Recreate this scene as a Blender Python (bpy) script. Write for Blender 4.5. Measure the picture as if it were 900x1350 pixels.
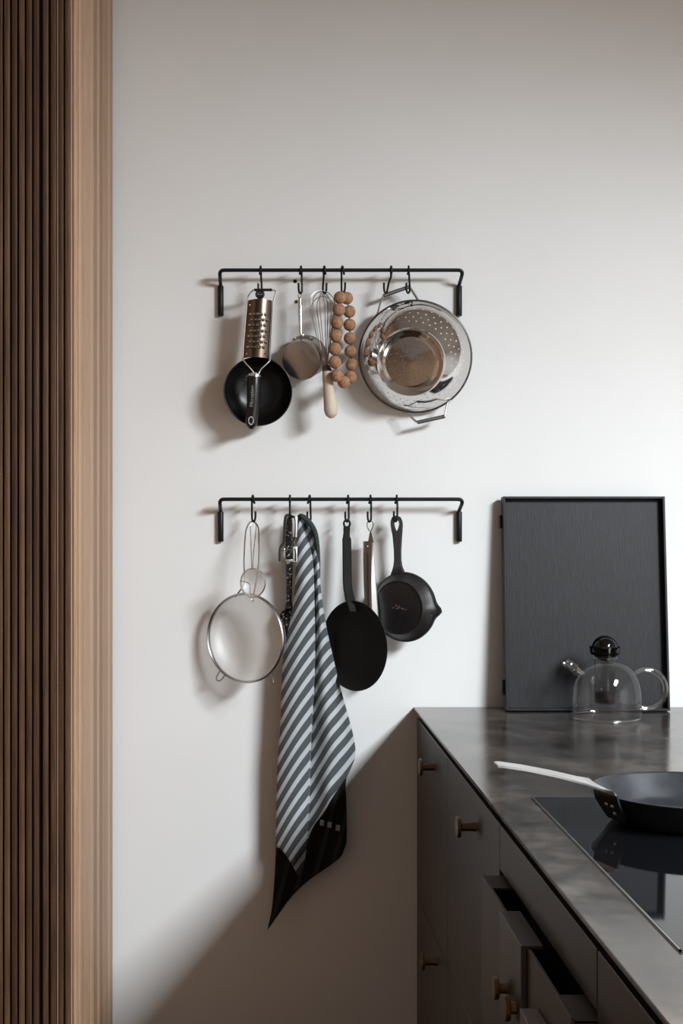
import bpy, bmesh, math, random
from mathutils import Vector, Matrix

random.seed(7)
for o in list(bpy.data.objects):
    bpy.data.objects.remove(o, do_unlink=True)
SC = bpy.context.scene
COL = SC.collection
PI = math.pi

# ------------------------------------------------------------------ camera
S = 0.001875          # metres per photo pixel on the wall
D = 3.375             # camera distance from the wall
ZC = 1.382            # camera height
FPX = 1800.0
VX, VY = 338.0, 675.0
cam = bpy.data.cameras.new('camera')
cam.sensor_fit = 'HORIZONTAL'
cam.sensor_width = 36.0
cam.lens = FPX / 900.0 * 36.0
cam.shift_x = (450.0 - VX) / 900.0
cam.clip_start = 0.05
camo = bpy.data.objects.new('camera', cam)
camo.location = (0, -D, ZC)
camo.rotation_euler = (PI / 2, 0, 0)
COL.objects.link(camo)
SC.camera = camo

# ------------------------------------------------------------------ world, daylight, exposure
W = bpy.data.worlds.new('world')
SC.world = W
W.use_nodes = True
W.node_tree.nodes['Background'].inputs['Color'].default_value = (0.75, 0.85, 1.0, 1)
W.node_tree.nodes['Background'].inputs['Strength'].default_value = 0.6


def area(name, loc, rot, sx, sy, power, color):
    l = bpy.data.lights.new(name, 'AREA')
    l.shape = 'RECTANGLE'
    l.size = sx
    l.size_y = sy
    l.energy = power
    l.color = color
    o = bpy.data.objects.new(name, l)
    o.location = loc
    o.rotation_euler = rot
    COL.objects.link(o)
    return o


# daylight comes in through a roof window in the sloping ceiling, right of the camera
RX = 3.40                                    # inner face of the right wall
ROOF_C = Vector((2.08, -2.92, 2.57))        # centre of the roof window
ROOF_A = math.radians(17.0)                   # slope of the ceiling there
ROOF_W, ROOF_H = 1.65, 0.50                  # along the room, down the slope
ROOF_M = Matrix.Translation(ROOF_C) @ Matrix.Rotation(ROOF_A, 4, 'Y')     # local x down the slope, y along the room, z outwards
lp = ROOF_M @ Vector((0, 0, 0.035))
area('roof_window_daylight', lp, (0, ROOF_A, 0), ROOF_H, ROOF_W, 385, (0.89, 0.948, 1.0))
SC.view_settings.view_transform = 'Standard'
SC.view_settings.look = 'None'
SC.view_settings.gamma = 1.0
SC.view_settings.use_curve_mapping = False
SC.view_settings.exposure = 0.0
SC.cycles.transparent_max_bounces = 24


# ------------------------------------------------------------------ coordinate helpers
def P(px, py, o=0.0):
    """world point seen at photo pixel (px, py), o metres in front of the wall"""
    k = (D - o) / FPX
    return Vector(((px - VX) * k, -o, ZC - (py - VY) * k))


def K(o):
    return (D - o) / FPX


# ------------------------------------------------------------------ materials
MATS = {}


class NT:
    def __init__(self, name):
        self.m = bpy.data.materials.new(name)
        self.m.use_nodes = True
        self.t = self.m.node_tree
        self.n = self.t.nodes
        self.b = self.n['Principled BSDF']
        self.out = self.n['Material Output']

    def new(self, kind, **kw):
        nd = self.n.new(kind)
        for k, v in kw.items():
            if hasattr(nd, k):
                setattr(nd, k, v)
            else:
                nd.inputs[k.replace('_', ' ')].default_value = v
        return nd

    def link(self, a, b):
        self.t.links.new(a, b)

    def coord(self, scale=(1, 1, 1), kind='Object', rot=(0, 0, 0)):
        tc = self.n.new('ShaderNodeTexCoord')
        mp = self.n.new('ShaderNodeMapping')
        mp.inputs['Scale'].default_value = scale
        mp.inputs['Rotation'].default_value = rot
        self.link(tc.outputs[kind], mp.inputs['Vector'])
        return mp.outputs['Vector']

    def noise(self, vec, scale=5.0, detail=4.0, rough=0.5):
        nd = self.n.new('ShaderNodeTexNoise')
        nd.inputs['Scale'].default_value = scale
        nd.inputs['Detail'].default_value = detail
        nd.inputs['Roughness'].default_value = rough
        self.link(vec, nd.inputs['Vector'])
        return nd.outputs['Fac']

    def ramp(self, fac, stops):
        r = self.n.new('ShaderNodeValToRGB')
        e = r.color_ramp.elements
        while len(e) < len(stops):
            e.new(0.5)
        for i, (p, c) in enumerate(stops):
            e[i].position = p
            e[i].color = (c[0], c[1], c[2], 1) if len(c) == 3 else c
        self.link(fac, r.inputs['Fac'])
        return r.outputs['Color']

    def bump(self, h, strength=0.2, dist=0.001):
        b = self.n.new('ShaderNodeBump')
        b.inputs['Strength'].default_value = strength
        b.inputs['Distance'].default_value = dist
        self.link(h, b.inputs['Height'])
        self.link(b.outputs['Normal'], self.b.inputs['Normal'])

    def math(self, op, a, b=None):
        m = self.n.new('ShaderNodeMath')
        m.operation = op
        for i, v in enumerate((a, b)):
            if v is None:
                continue
            if isinstance(v, (int, float)):
                m.inputs[i].default_value = v
            else:
                self.link(v, m.inputs[i])
        return m.outputs[0]


def base(name, col, rough=0.5, metal=0.0, spec=0.5, var=0.0, vscale=8.0, stretch=(1, 1, 1), rvar=0.0, bump=0.0,
         bdist=0.001, bscale=None, col2=None, coat=0.0):
    t = NT(name)
    b = t.b
    b.inputs['Base Color'].default_value = (*col, 1)
    b.inputs['Roughness'].default_value = rough
    b.inputs['Metallic'].default_value = metal
    b.inputs['Specular IOR Level'].default_value = spec
    if coat:
        b.inputs['Coat Weight'].default_value = coat
        b.inputs['Coat Roughness'].default_value = 0.15
    if var or col2 or rvar or bump:
        v = t.coord(stretch)
        n = t.noise(v, vscale, 5)
        if var or col2:
            c2 = col2 or tuple(min(1, c * (1 + var)) for c in col)
            c1 = col if col2 else tuple(c * (1 - var) for c in col)
            t.link(t.ramp(n, [(0.3, c1), (0.7, c2)]), b.inputs['Base Color'])
        if rvar:
            t.link(t.ramp(n, [(0.3, (rough - rvar,) * 3), (0.7, (rough + rvar,) * 3)]), b.inputs['Roughness'])
        if bump:
            n2 = t.noise(v, bscale or vscale * 6, 4)
            t.bump(n2, bump, bdist)
    MATS[name] = t.m
    return t


base('wall_paint', (0.78, 0.77, 0.755), 0.85, var=0.02, vscale=2.5, bump=0.15, bscale=70, spec=0.2)
base('room_paint', (0.27, 0.215, 0.18), 0.9, var=0.03, vscale=2)
base('ceiling_paint', (0.55, 0.51, 0.47), 0.9, var=0.02, vscale=2)
base('floor_wood', (0.17, 0.10, 0.06), 0.45, var=0.3, vscale=4, stretch=(1, 8, 1))
base('black_metal', (0.0045, 0.0045, 0.005), 0.45, spec=0.3, var=0.2, vscale=60)
base('black_rubber', (0.006, 0.006, 0.0065), 0.34, spec=0.42, var=0.1, vscale=60)
base('pan_black', (0.005, 0.0045, 0.0045), 0.32, spec=0.4, var=0.3, vscale=25, rvar=0.06, bump=0.06, bscale=120)
base('carbon_black', (0.006, 0.0055, 0.005), 0.6, spec=0.25, var=0.35, vscale=20, rvar=0.08)
base('cast_iron', (0.012, 0.0105, 0.0105), 0.43, spec=0.42, var=0.3, vscale=40, bump=0.4, bscale=260, bdist=0.0008)
base('iron_mark', (0.16, 0.12, 0.09), 0.5, var=0.3, vscale=200)
base('steel', (0.62, 0.60, 0.585), 0.17, 1.0, rvar=0.04, vscale=30, var=0.03)
base('steel_polished', (0.66, 0.645, 0.63), 0.075, 1.0, rvar=0.03, vscale=18, var=0.03, bump=0.05, bscale=14, bdist=0.002)
base('steel_brushed', (0.48, 0.46, 0.44), 0.33, 1.0, rvar=0.06, vscale=40, stretch=(1, 6, 1), var=0.08)
base('steel_wire', (0.45, 0.42, 0.40), 0.25, 1.0, var=0.05, vscale=50)
base('steel_bright', (0.80, 0.79, 0.78), 0.22, 1.0, var=0.05, vscale=30)
base('tong_steel', (0.75, 0.74, 0.72), 0.4, 0.8, var=0.05, vscale=30)
base('peeler_dark', (0.03, 0.03, 0.03), 0.3, 0.7)
base('peeler_plate', (0.80, 0.80, 0.80), 0.45, 0.6)
base('grip_metal', (0.16, 0.15, 0.145), 0.4, 1.0, var=0.1, vscale=80)
base('grater_blade', (0.17, 0.127, 0.103), 0.22, 1.0, var=0.08, vscale=60)
base('whisk_wood', (0.56, 0.46, 0.36), 0.6, var=0.12, vscale=14, stretch=(4, 4, 0.6), bump=0.15, bscale=90)
base('cork', (0.25, 0.125, 0.066), 0.9, col2=(0.44, 0.25, 0.15), vscale=130, bump=0.7, bscale=180, bdist=0.0012, spec=0.2)
base('brass', (0.18, 0.125, 0.078), 0.42, 1.0, var=0.15, vscale=60)
base('cabinet_paint', (0.052, 0.044, 0.039), 0.42, var=0.05, vscale=8, bump=0.05, bscale=400, spec=0.45)
base('cabinet_inside', (0.006, 0.005, 0.005), 0.8)
base('drawer_metal', (0.085, 0.073, 0.066), 0.40, 0.3, var=0.08, vscale=20)
base('drawer_pale', (0.20, 0.17, 0.15), 0.5, var=0.06, vscale=20)
base('drawer_face', (0.085, 0.070, 0.064), 0.5, var=0.06, vscale=20)
base('hob_glass', (0.004, 0.004, 0.005), 0.035, spec=0.3)
base('hob_trim', (0.45, 0.44, 0.43), 0.25, 1.0)
base('hob_print', (0.12, 0.12, 0.12), 0.3)
base('fry_pan', (0.026, 0.028, 0.032), 0.42, 0.35, var=0.3, vscale=20, rvar=0.08)
base('handle_steel', (0.82, 0.81, 0.80), 0.3, 1.0, var=0.03, vscale=30)
base('plate_dark', (0.030, 0.030, 0.031), 0.22, 0.6, var=0.1, vscale=30)
base('window_frame', (0.06, 0.055, 0.05), 0.5)
base('hole_dark', (0.01, 0.008, 0.006), 0.9)
base('plug_brown', (0.20, 0.15, 0.06), 0.8)
base('lettering_grey', (0.30, 0.30, 0.31), 0.5)
base('hem_cloth', (0.045, 0.050, 0.052), 0.9, var=0.2, vscale=120, bump=0.5, bscale=400, spec=0.15)
base('dash_cloth', (0.36, 0.37, 0.38), 0.95, var=0.2, vscale=200, spec=0.1)


def mat_worktop():
    t = base('worktop_steel', (0.06, 0.052, 0.047), 0.2)
    v = t.coord((1, 1, 1))
    n1 = t.noise(v, 3.2, 6, 0.6)
    n2 = t.noise(v, 14, 8, 0.65)
    m = t.math('ADD', t.math('MULTIPLY', n1, 0.6), t.math('MULTIPLY', n2, 0.4))
    t.link(t.ramp(m, [(0.36, (0.028, 0.0235, 0.0205)), (0.5, (0.070, 0.059, 0.051)), (0.67, (0.21, 0.176, 0.15))]),
           t.b.inputs['Base Color'])
    t.link(t.ramp(n2, [(0.3, (0.10,) * 3), (0.7, (0.21,) * 3)]), t.b.inputs['Roughness'])
    t.b.inputs['Metallic'].default_value = 0.4
    t.bump(n2, 0.03, 0.002)


mat_worktop()


def mat_wood(name, c1, c2, c3, scale, rough, rnd=0.22):
    t = base(name, c2, rough, spec=0.3)
    v = t.coord((1, 1, 0.035))
    n = t.noise(v, scale, 8, 0.75)
    oi = t.n.new('ShaderNodeObjectInfo')
    m = t.math('ADD', n, t.math('MULTIPLY', t.math('SUBTRACT', oi.outputs['Random'], 0.5), rnd))
    t.link(t.ramp(m, [(0.28, c1), (0.5, c2), (0.74, c3)]), t.b.inputs['Base Color'])
    t.bump(n, 0.25, 0.0008)


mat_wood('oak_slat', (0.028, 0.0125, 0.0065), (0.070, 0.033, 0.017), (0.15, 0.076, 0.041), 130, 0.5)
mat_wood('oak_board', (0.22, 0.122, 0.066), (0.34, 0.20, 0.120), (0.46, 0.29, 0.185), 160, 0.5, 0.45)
mat_wood('oak_back', (0.012, 0.006, 0.004), (0.02, 0.010, 0.006), (0.03, 0.016, 0.01), 60, 0.7)


def mat_tray():
    t = base('tray_wood', (0.02, 0.02, 0.022), 0.5, spec=0.35)
    v = t.coord((1, 1, 0.05))
    n = t.noise(v, 260, 6, 0.7)
    t.link(t.ramp(n, [(0.3, (0.004, 0.004, 0.005)), (0.55, (0.0085, 0.0085, 0.0105)), (0.75, (0.018, 0.018, 0.021))]),
           t.b.inputs['Base Color'])
    t.bump(n, 0.5, 0.001)


mat_tray()


def mat_glass(name, tint, refl=1.0, lo=0.05):
    t = NT(name)
    t.n.remove(t.b)
    tr = t.n.new('ShaderNodeBsdfTransparent')
    tr.inputs['Color'].default_value = (*tint, 1)
    gl = t.n.new('ShaderNodeBsdfGlossy')
    gl.inputs['Roughness'].default_value = 0.02
    fr = t.n.new('ShaderNodeLayerWeight')
    fr.inputs['Blend'].default_value = 0.5
    n = t.noise(t.coord((1, 1, 1)), 9, 2)
    f = t.math('MULTIPLY', t.ramp(fr.outputs['Facing'], [(0.0, (lo,) * 3), (0.55, (lo * 1.4,) * 3), (0.78, (0.16,) * 3), (0.92, (0.45,) * 3), (1.0, (0.9,) * 3)]), refl)
    bp = t.n.new('ShaderNodeBump')
    bp.inputs['Strength'].default_value = 0.05
    bp.inputs['Distance'].default_value = 0.004
    t.link(n, bp.inputs['Height'])
    t.link(bp.outputs['Normal'], gl.inputs['Normal'])
    mx = t.n.new('ShaderNodeMixShader')
    t.link(f, mx.inputs[0])
    t.link(tr.outputs[0], mx.inputs[1])
    t.link(gl.outputs[0], mx.inputs[2])
    t.link(mx.outputs[0], t.out.inputs['Surface'])
    MATS[name] = t.m


mat_glass('glass_clear', (0.975, 0.98, 0.98), 1.0)
mat_glass('glass_thick', (0.97, 0.975, 0.975), 1.6, 0.09)
mat_glass('glass_pane', (0.97, 0.98, 0.98), 0.6)
mat_glass('glass_smoke', (0.22, 0.22, 0.225))
mat_glass('glass_strainer', (0.45, 0.45, 0.46), 0.8)
mat_glass('glass_grey', (0.74, 0.74, 0.75), 0.8)


def mat_mesh():
    """woven wire gauze: fine grid of metal wire, see-through between the wires"""
    t = NT('wire_gauze')
    b = t.b
    b.inputs['Base Color'].default_value = (0.74, 0.715, 0.69, 1)
    b.inputs['Metallic'].default_value = 0.45
    b.inputs['Roughness'].default_value = 0.6
    v = t.coord((1, 1, 1), 'UV')
    sp = t.n.new('ShaderNodeSeparateXYZ')
    t.link(v, sp.inputs[0])
    k = 2 * PI / 0.0016
    sx = t.math('ABSOLUTE', t.math('SINE', t.math('MULTIPLY', sp.outputs[0], k / 2)))
    sy = t.math('ABSOLUTE', t.math('SINE', t.math('MULTIPLY', sp.outputs[1], k / 2)))
    wire = t.math('LESS_THAN', t.math('MINIMUM', sx, sy), 0.52)
    f = t.math('ADD', t.math('MULTIPLY', wire, 0.85), 0.08)
    tr = t.n.new('ShaderNodeBsdfTransparent')
    mx = t.n.new('ShaderNodeMixShader')
    t.link(f, mx.inputs[0])
    t.link(tr.outputs[0], mx.inputs[1])
    t.link(b.outputs[0], mx.inputs[2])
    t.link(mx.outputs[0], t.out.inputs['Surface'])
    MATS['wire_gauze'] = t.m


mat_mesh()


def mat_speckle():
    t = base('speckled_enamel', (0.01, 0.01, 0.01), 0.25)
    n = t.noise(t.coord((1, 1, 1)), 190, 3, 0.6)
    t.link(t.ramp(n, [(0.50, (0.008, 0.008, 0.009)), (0.59, (0.008, 0.008, 0.009)), (0.625, (0.40, 0.40, 0.41)), (0.7, (0.5, 0.5, 0.5))]),
           t.b.inputs['Base Color'])


mat_speckle()


def mat_towel(name, dark, light, duty):
    t = base(name, dark, 0.95, spec=0.1)
    v = t.coord((1, 1, 1), 'UV')
    sp = t.n.new('ShaderNodeSeparateXYZ')
    t.link(v, sp.inputs[0])
    fr = t.math('FRACT', sp.outputs[0])
    st = t.math('LESS_THAN', fr, duty)
    # herringbone-like weave (uv y runs along the stripe, in stripe periods)
    w1 = t.math('SINE', t.math('MULTIPLY', t.math('ADD', sp.outputs[1], sp.outputs[0]), 2 * PI * 13))
    w2 = t.math('SINE', t.math('MULTIPLY', t.math('SUBTRACT', sp.outputs[1], sp.outputs[0]), 2 * PI * 13))
    w = t.math('MULTIPLY', w1, w2)
    wv = t.math('ADD', t.math('MULTIPLY', w, 0.16), 1.0)
    mx = t.n.new('ShaderNodeMix')
    mx.data_type = 'RGBA'
    t.link(st, mx.inputs['Factor'])
    mx.inputs['A'].default_value = (*dark, 1)
    mx.inputs['B'].default_value = (*light, 1)
    m2 = t.n.new('ShaderNodeVectorMath')
    m2.operation = 'SCALE'
    t.link(mx.outputs['Result'], m2.inputs[0])
    t.link(wv, m2.inputs['Scale'])
    t.link(m2.outputs[0], t.b.inputs['Base Color'])
    t.b.inputs['Sheen Weight'].default_value = 0.15
    t.bump(w, 0.5, 0.0008)


mat_towel('towel_stripe', (0.085, 0.094, 0.098), (0.52, 0.54, 0.56), 0.42)
mat_towel('towel_border', (0.014, 0.0135, 0.013), (0.038, 0.038, 0.037), 0.3)


# ------------------------------------------------------------------ mesh builder
class MB:
    def __init__(self):
        self.v = []
        self.f = []
        self.uv = None

    def add(self, vs, fs):
        n = len(self.v)
        self.v += [Vector(p) for p in vs]
        self.f += [tuple(i + n for i in f) for f in fs]
        return self

    def box(self, lo, hi, bev=0.0, M=None, seg=2):
        bm = bmesh.new()
        bmesh.ops.create_cube(bm, size=1.0)
        lo, hi = Vector(lo), Vector(hi)
        for v in bm.verts:
            v.co = Vector(((lo[i] + hi[i]) / 2 + v.co[i] * (hi[i] - lo[i]) for i in range(3)))
        if bev > 0:
            bmesh.ops.bevel(bm, geom=list(bm.edges), offset=bev, segments=seg, profile=0.5, affect='EDGES')
        bm.verts.index_update()
        vs = [(M @ v.co) if M else v.co.copy() for v in bm.verts]
        fs = [[v.index for v in f.verts] for f in bm.faces]
        bm.free()
        return self.add(vs, fs)

    def tube(self, pts, r, seg=8, closed=False, cap=True, smooth=0):
        pts = [Vector(p) for p in pts]
        if smooth:
            pts = catmull(pts, smooth, closed)
        n = len(pts)
        rr = r if isinstance(r, (list, tuple)) else None
        up = None
        vs, fs = [], []
        for i, p in enumerate(pts):
            if closed:
                t = pts[(i + 1) % n] - pts[i - 1]
            else:
                t = pts[min(i + 1, n - 1)] - pts[max(i - 1, 0)]
            t.normalize()
            if up is None:
                up = Vector((0, 0, 1)) if abs(t.z) < 0.9 else Vector((1, 0, 0))
            up = (up - t * up.dot(t))
            if up.length < 1e-6:
                up = t.orthogonal()
            up.normalize()
            side = t.cross(up)
            if rr:
                q = i / (n - 1) * (len(rr) - 1)
                a = int(min(q, len(rr) - 2))
                rad = rr[a] + (rr[a + 1] - rr[a]) * (q - a)
            else:
                rad = r
            for k in range(seg):
                a = 2 * PI * k / seg
                vs.append(p + up * (math.cos(a) * rad) + side * (math.sin(a) * rad))
        m = n if closed else n - 1
        for i in range(m):
            for k in range(seg):
                a, b = i * seg + k, i * seg + (k + 1) % seg
                c, d = ((i + 1) % n) * seg + (k + 1) % seg, ((i + 1) % n) * seg + k
                fs.append((a, b, c, d))
        if cap and not closed:
            fs.append(tuple(reversed(range(seg))))
            fs.append(tuple(range((n - 1) * seg, n * seg)))
        return self.add(vs, fs)

    def lathe(self, prof, M=None, seg=48, smooth=0, closed=False):
        """prof: (radius, height) pairs about local z"""
        M = M or Matrix.Identity(4)
        if smooth:
            prof = [(p.x, p.y) for p in catmull([Vector((a, b, 0)) for a, b in prof], smooth, closed)]
        vs, fs, rings = [], [], []
        for r, h in prof:
            if r < 1e-6:
                rings.append([len(vs)])
                vs.append(M @ Vector((0, 0, h)))
            else:
                rings.append(list(range(len(vs), len(vs) + seg)))
                for k in range(seg):
                    a = 2 * PI * k / seg
                    vs.append(M @ Vector((r * math.cos(a), r * math.sin(a), h)))
        prs = list(zip(rings, rings[1:]))
        if closed:
            prs.append((rings[-1], rings[0]))
        for A, B in prs:
            if len(A) == 1 and len(B) == 1:
                continue
            for k in range(seg):
                k2 = (k + 1) % seg
                if len(A) == 1:
                    fs.append((A[0], B[k2], B[k]))
                elif len(B) == 1:
                    fs.append((A[k], A[k2], B[0]))
                else:
                    fs.append((A[k], A[k2], B[k2], B[k]))
        return self.add(vs, fs)

    def sphere(self, c, r, seg=20, rings=12, sc=(1, 1, 1)):
        pr = [(r * math.sin(PI * i / rings), -r * math.cos(PI * i / rings)) for i in range(rings + 1)]
        pr[0] = (0, -r)
        pr[-1] = (0, r)
        return self.lathe(pr, Matrix.Translation(c) @ Matrix.Diagonal((*sc, 1)), seg)

    def prism(self, poly, vec):
        """closed polygon (3-D points) extruded by vec"""
        n = len(poly)
        vec = Vector(vec)
        vs = [Vector(p) for p in poly] + [Vector(p) + vec for p in poly]
        fs = [tuple(range(n)), tuple(reversed(range(n, 2 * n)))]
        fs += [(i + n, (i + 1) % n + n, (i + 1) % n, i) for i in range(n)]
        return self.add(vs, fs)

    def ringplate(self, outer, inner, vec):
        """plate with a hole: outer and inner loops with the same number of points, thickness vec"""
        n = len(outer)
        vec = Vector(vec)
        vs = [Vector(p) for p in outer] + [Vector(p) for p in inner]
        vs += [p + vec for p in vs[:2 * n]]
        fs = []
        for i in range(n):
            j = (i + 1) % n
            fs += [(i, j, n + j, n + i), (2 * n + i, 3 * n + i, 3 * n + j, 2 * n + j),
                   (i, 2 * n + i, 2 * n + j, j), (n + i, n + j, 3 * n + j, 3 * n + i)]
        return self.add(vs, fs)


def catmull(pts, sub, closed=False):
    out = []
    n = len(pts)
    m = n if closed else n - 1
    for i in range(m):
        if closed:
            a, b, c, d = pts[i - 1], pts[i], pts[(i + 1) % n], pts[(i + 2) % n]
        else:
            b, c = pts[i], pts[i + 1]
            a = pts[i - 1] if i > 0 else b + (b - c)
            d = pts[i + 2] if i + 2 < n else c + (c - b)
        for k in range(sub):
            t = k / sub
            t2, t3 = t * t, t * t * t
            out.append(0.5 * ((2 * b) + (c - a) * t + (2 * a - 5 * b + 4 * c - d) * t2 + (3 * b - 3 * c + d - a) * t3))
    if not closed:
        out.append(pts[-1].copy())
    return out


def interp(tab, x):
    if x <= tab[0][0]:
        return tab[0][1]
    for (x0, y0), (x1, y1) in zip(tab, tab[1:]):
        if x <= x1:
            return y0 + (y1 - y0) * (x - x0) / (x1 - x0)
    return tab[-1][1]


def sinterp(tab, x):
    """smooth interpolation"""
    n = len(tab)
    if x <= tab[0][0]:
        return tab[0][1]
    if x >= tab[-1][0]:
        return tab[-1][1]
    for i in range(n - 1):
        if x <= tab[i + 1][0]:
            x0, y0 = tab[i]
            x1, y1 = tab[i + 1]
            m0 = (tab[i + 1][1] - tab[i - 1][1]) / (tab[i + 1][0] - tab[i - 1][0]) if i else (y1 - y0) / (x1 - x0)
            m1 = (tab[i + 2][1] - y0) / (tab[i + 2][0] - x0) if i + 2 < n else (y1 - y0) / (x1 - x0)
            h = x1 - x0
            t = (x - x0) / h
            return ((2 * t ** 3 - 3 * t ** 2 + 1) * y0 + (t ** 3 - 2 * t ** 2 + t) * h * m0 +
                    (-2 * t ** 3 + 3 * t ** 2) * y1 + (t ** 3 - t ** 2) * h * m1)


def worldloc(o):
    v = Vector((0, 0, 0))
    while o:
        v = v + Vector(o.location)
        o = o.parent
    return v


def obj(name, mb, mat, parent=None, origin=None, smooth=True, angle=40, label=None, uv=None, recalc=True):
    """one mesh object; mb holds world coordinates"""
    me = bpy.data.meshes.new(name)
    if parent is not None:
        off = worldloc(parent)
    else:
        off = Vector(origin) if origin is not None else Vector((0, 0, 0))
    me.from_pydata([v - off for v in mb.v], [], mb.f)
    if uv:
        ul = me.uv_layers.new(name='UVMap')
        for lp in me.loops:
            ul.data[lp.index].uv = uv[lp.vertex_index]
    if recalc:
        bm = bmesh.new()
        bm.from_mesh(me)
        bmesh.ops.recalc_face_normals(bm, faces=bm.faces)
        bm.to_mesh(me)
        bm.free()
    if smooth:
        for p in me.polygons:
            p.use_smooth = True
        if angle and hasattr(me, 'set_sharp_from_angle'):
            me.set_sharp_from_angle(angle=math.radians(angle))
    me.materials.append(MATS[mat])
    o = bpy.data.objects.new(name, me)
    COL.objects.link(o)
    if parent is not None:
        o.parent = parent
    else:
        o.location = off
    if label:
        o['label'] = label
    return o


def thing(name, label, cat, loc, group=None):
    o = bpy.data.objects.new(name, None)
    o.empty_display_size = 0.02
    COL.objects.link(o)
    o.location = loc
    return tag(o, label, cat, group)


def tag(o, label, cat, group=None):
    o['label'] = label
    o['category'] = cat
    if group:
        o['group'] = group
    return o


def struct(name, mb, mat, parent=None, smooth=False):
    o = obj(name, mb, mat, parent, smooth=smooth)
    if parent is None:
        o['kind'] = 'structure'
    return o


def frame_mat(origin, zdir, xhint=(1, 0, 0)):
    z = Vector(zdir).normalized()
    x = Vector(xhint)
    x = (x - z * x.dot(z)).normalized()
    y = z.cross(x)
    M = Matrix((x, y, z)).transposed().to_4x4()
    M.translation = Vector(origin)
    return M


# ------------------------------------------------------------------ the room
ZCEIL = 2.95
KX = ROOF_C.x - (ZCEIL - ROOF_C.z) / math.tan(ROOF_A)        # where the ceiling starts to slope
wall = struct('wall_back', MB().box((-2.6, 0, 0), (RX, 0.12, 3.1)), 'wall_paint')
struct('floor', MB().box((-2.6, -5.1, -0.05), (RX, 0.0, 0.0)), 'floor_wood')
struct('wall_left', MB().box((-2.7, -5.1, 0), (-2.6, 0.12, 3.1)), 'room_paint')
struct('wall_front', MB().box((-2.6, -5.1, 0), (RX, -5.0, 3.1)), 'room_paint')
struct('wall_right', MB().box((RX, -5.1, 0), (RX + 0.1, 0.12, 3.1)), 'wall_paint')
cm = MB().box((-2.6, -5.0, ZCEIL), (KX + 0.01, 0.0, ZCEIL + 0.1))
sx0 = -(ROOF_C.x - KX) / math.cos(ROOF_A)
sx1 = (RX - ROOF_C.x) / math.cos(ROOF_A)
y0, y1 = -5.0 - ROOF_C.y, 0.0 - ROOF_C.y
hw, hh = ROOF_W / 2 + 0.03, ROOF_H / 2 + 0.03
for a, b in (((sx0, y0, 0), (-hh, y1, 0.1)), ((hh, y0, 0), (sx1, y1, 0.1)), ((-hh, y0, 0), (hh, -hw, 0.1)), ((-hh, hw, 0), (hh, y1, 0.1))):
    cm.box(a, b, M=ROOF_M)
struct('ceiling', cm, 'ceiling_paint')
win = MB()
for a, b in (((-hh, -hw, 0.0), (-hh + 0.03, hw, 0.05)), ((hh - 0.03, -hw, 0.0), (hh, hw, 0.05)), ((-hh + 0.03, -hw, 0.0), (hh - 0.03, -hw + 0.03, 0.05)),
             ((-hh + 0.03, hw - 0.03, 0.0), (hh - 0.03, hw, 0.05))):
    win.box(a, b, M=ROOF_M)
w1 = struct('window_1', win, 'window_frame')
for k in range(3):
    ya, yb = -hw + 0.03 + ROOF_W * k / 3, -hw + 0.03 + ROOF_W * (k + 1) / 3
    if k:
        obj('window_mullion', MB().box((-hh + 0.03, ya - 0.014, 0.004), (hh - 0.03, ya + 0.014, 0.03), M=ROOF_M), 'window_frame', w1, smooth=False)
    obj('window_pane', MB().box((-hh + 0.03, ya + 0.014, 0.012), (hh - 0.03, yb - 0.014, 0.016), M=ROOF_M), 'glass_pane', w1, smooth=False)
# two old screw holes in the wall under the upper rail
for px, py, m in ((388.8, 370.8, 'hole_dark'), (390.3, 397.8, 'plug_brown')):
    c = P(px, py)
    M = frame_mat(c, (0, -1, 0))
    h = obj('wall_plug', MB().lathe([(0, 0.0006), (0.0022, 0.0006), (0.0042, 0.0018), (0.0048, 0.0)], M, 16), m, wall)
    if m == 'plug_brown':
        obj('plug_hole', MB().lathe([(0, 0.0012), (0.0026, 0.0012), (0.0030, 0.0)], M, 12), 'hole_dark', h)

# ------------------------------------------------------------------ tall slatted cabinet on the left
TX, TY, TR = -0.3525, -0.705, 0.045
tc = thing('tall_cabinet', 'tall brown wooden cabinet clad in narrow vertical slats at left edge', 'cabinet', (TX - 0.4, TY / 2, 0))
SD = 0.009
body = MB()
path = [(TX - 0.85, TY + SD), (TX - TR, TY + SD)]
for i in range(1, 9):
    a = -PI / 2 + PI / 2 * i / 8
    path.append((TX - TR + (TR - SD) * math.cos(a), TY + TR + (TR - SD) * math.sin(a)))
path += [(TX - SD, -0.002), (TX - 0.85, -0.002)]
body.prism([(x, y, 0.0) for x, y in path], (0, 0, 2.88))
obj('body', body, 'oak_back', tc)


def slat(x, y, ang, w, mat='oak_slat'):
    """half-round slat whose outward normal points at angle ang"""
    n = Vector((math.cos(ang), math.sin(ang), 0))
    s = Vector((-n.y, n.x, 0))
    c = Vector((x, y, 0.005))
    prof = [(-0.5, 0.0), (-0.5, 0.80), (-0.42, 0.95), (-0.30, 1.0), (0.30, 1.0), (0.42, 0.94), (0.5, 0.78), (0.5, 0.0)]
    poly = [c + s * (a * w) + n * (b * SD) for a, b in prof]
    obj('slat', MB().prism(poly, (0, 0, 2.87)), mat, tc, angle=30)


kf = (D + TY) / FPX
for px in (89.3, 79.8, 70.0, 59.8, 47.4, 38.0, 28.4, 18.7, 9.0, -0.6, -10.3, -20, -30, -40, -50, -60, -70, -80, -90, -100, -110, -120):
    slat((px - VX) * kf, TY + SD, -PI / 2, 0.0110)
for a in (-72, -47, -22):  # corner slats in the paler board material, painting in the light on the curve
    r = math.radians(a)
    slat(TX - TR + (TR - SD) * math.cos(r), TY + TR + (TR - SD) * math.sin(r), r, 0.0135, 'oak_board')
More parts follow.
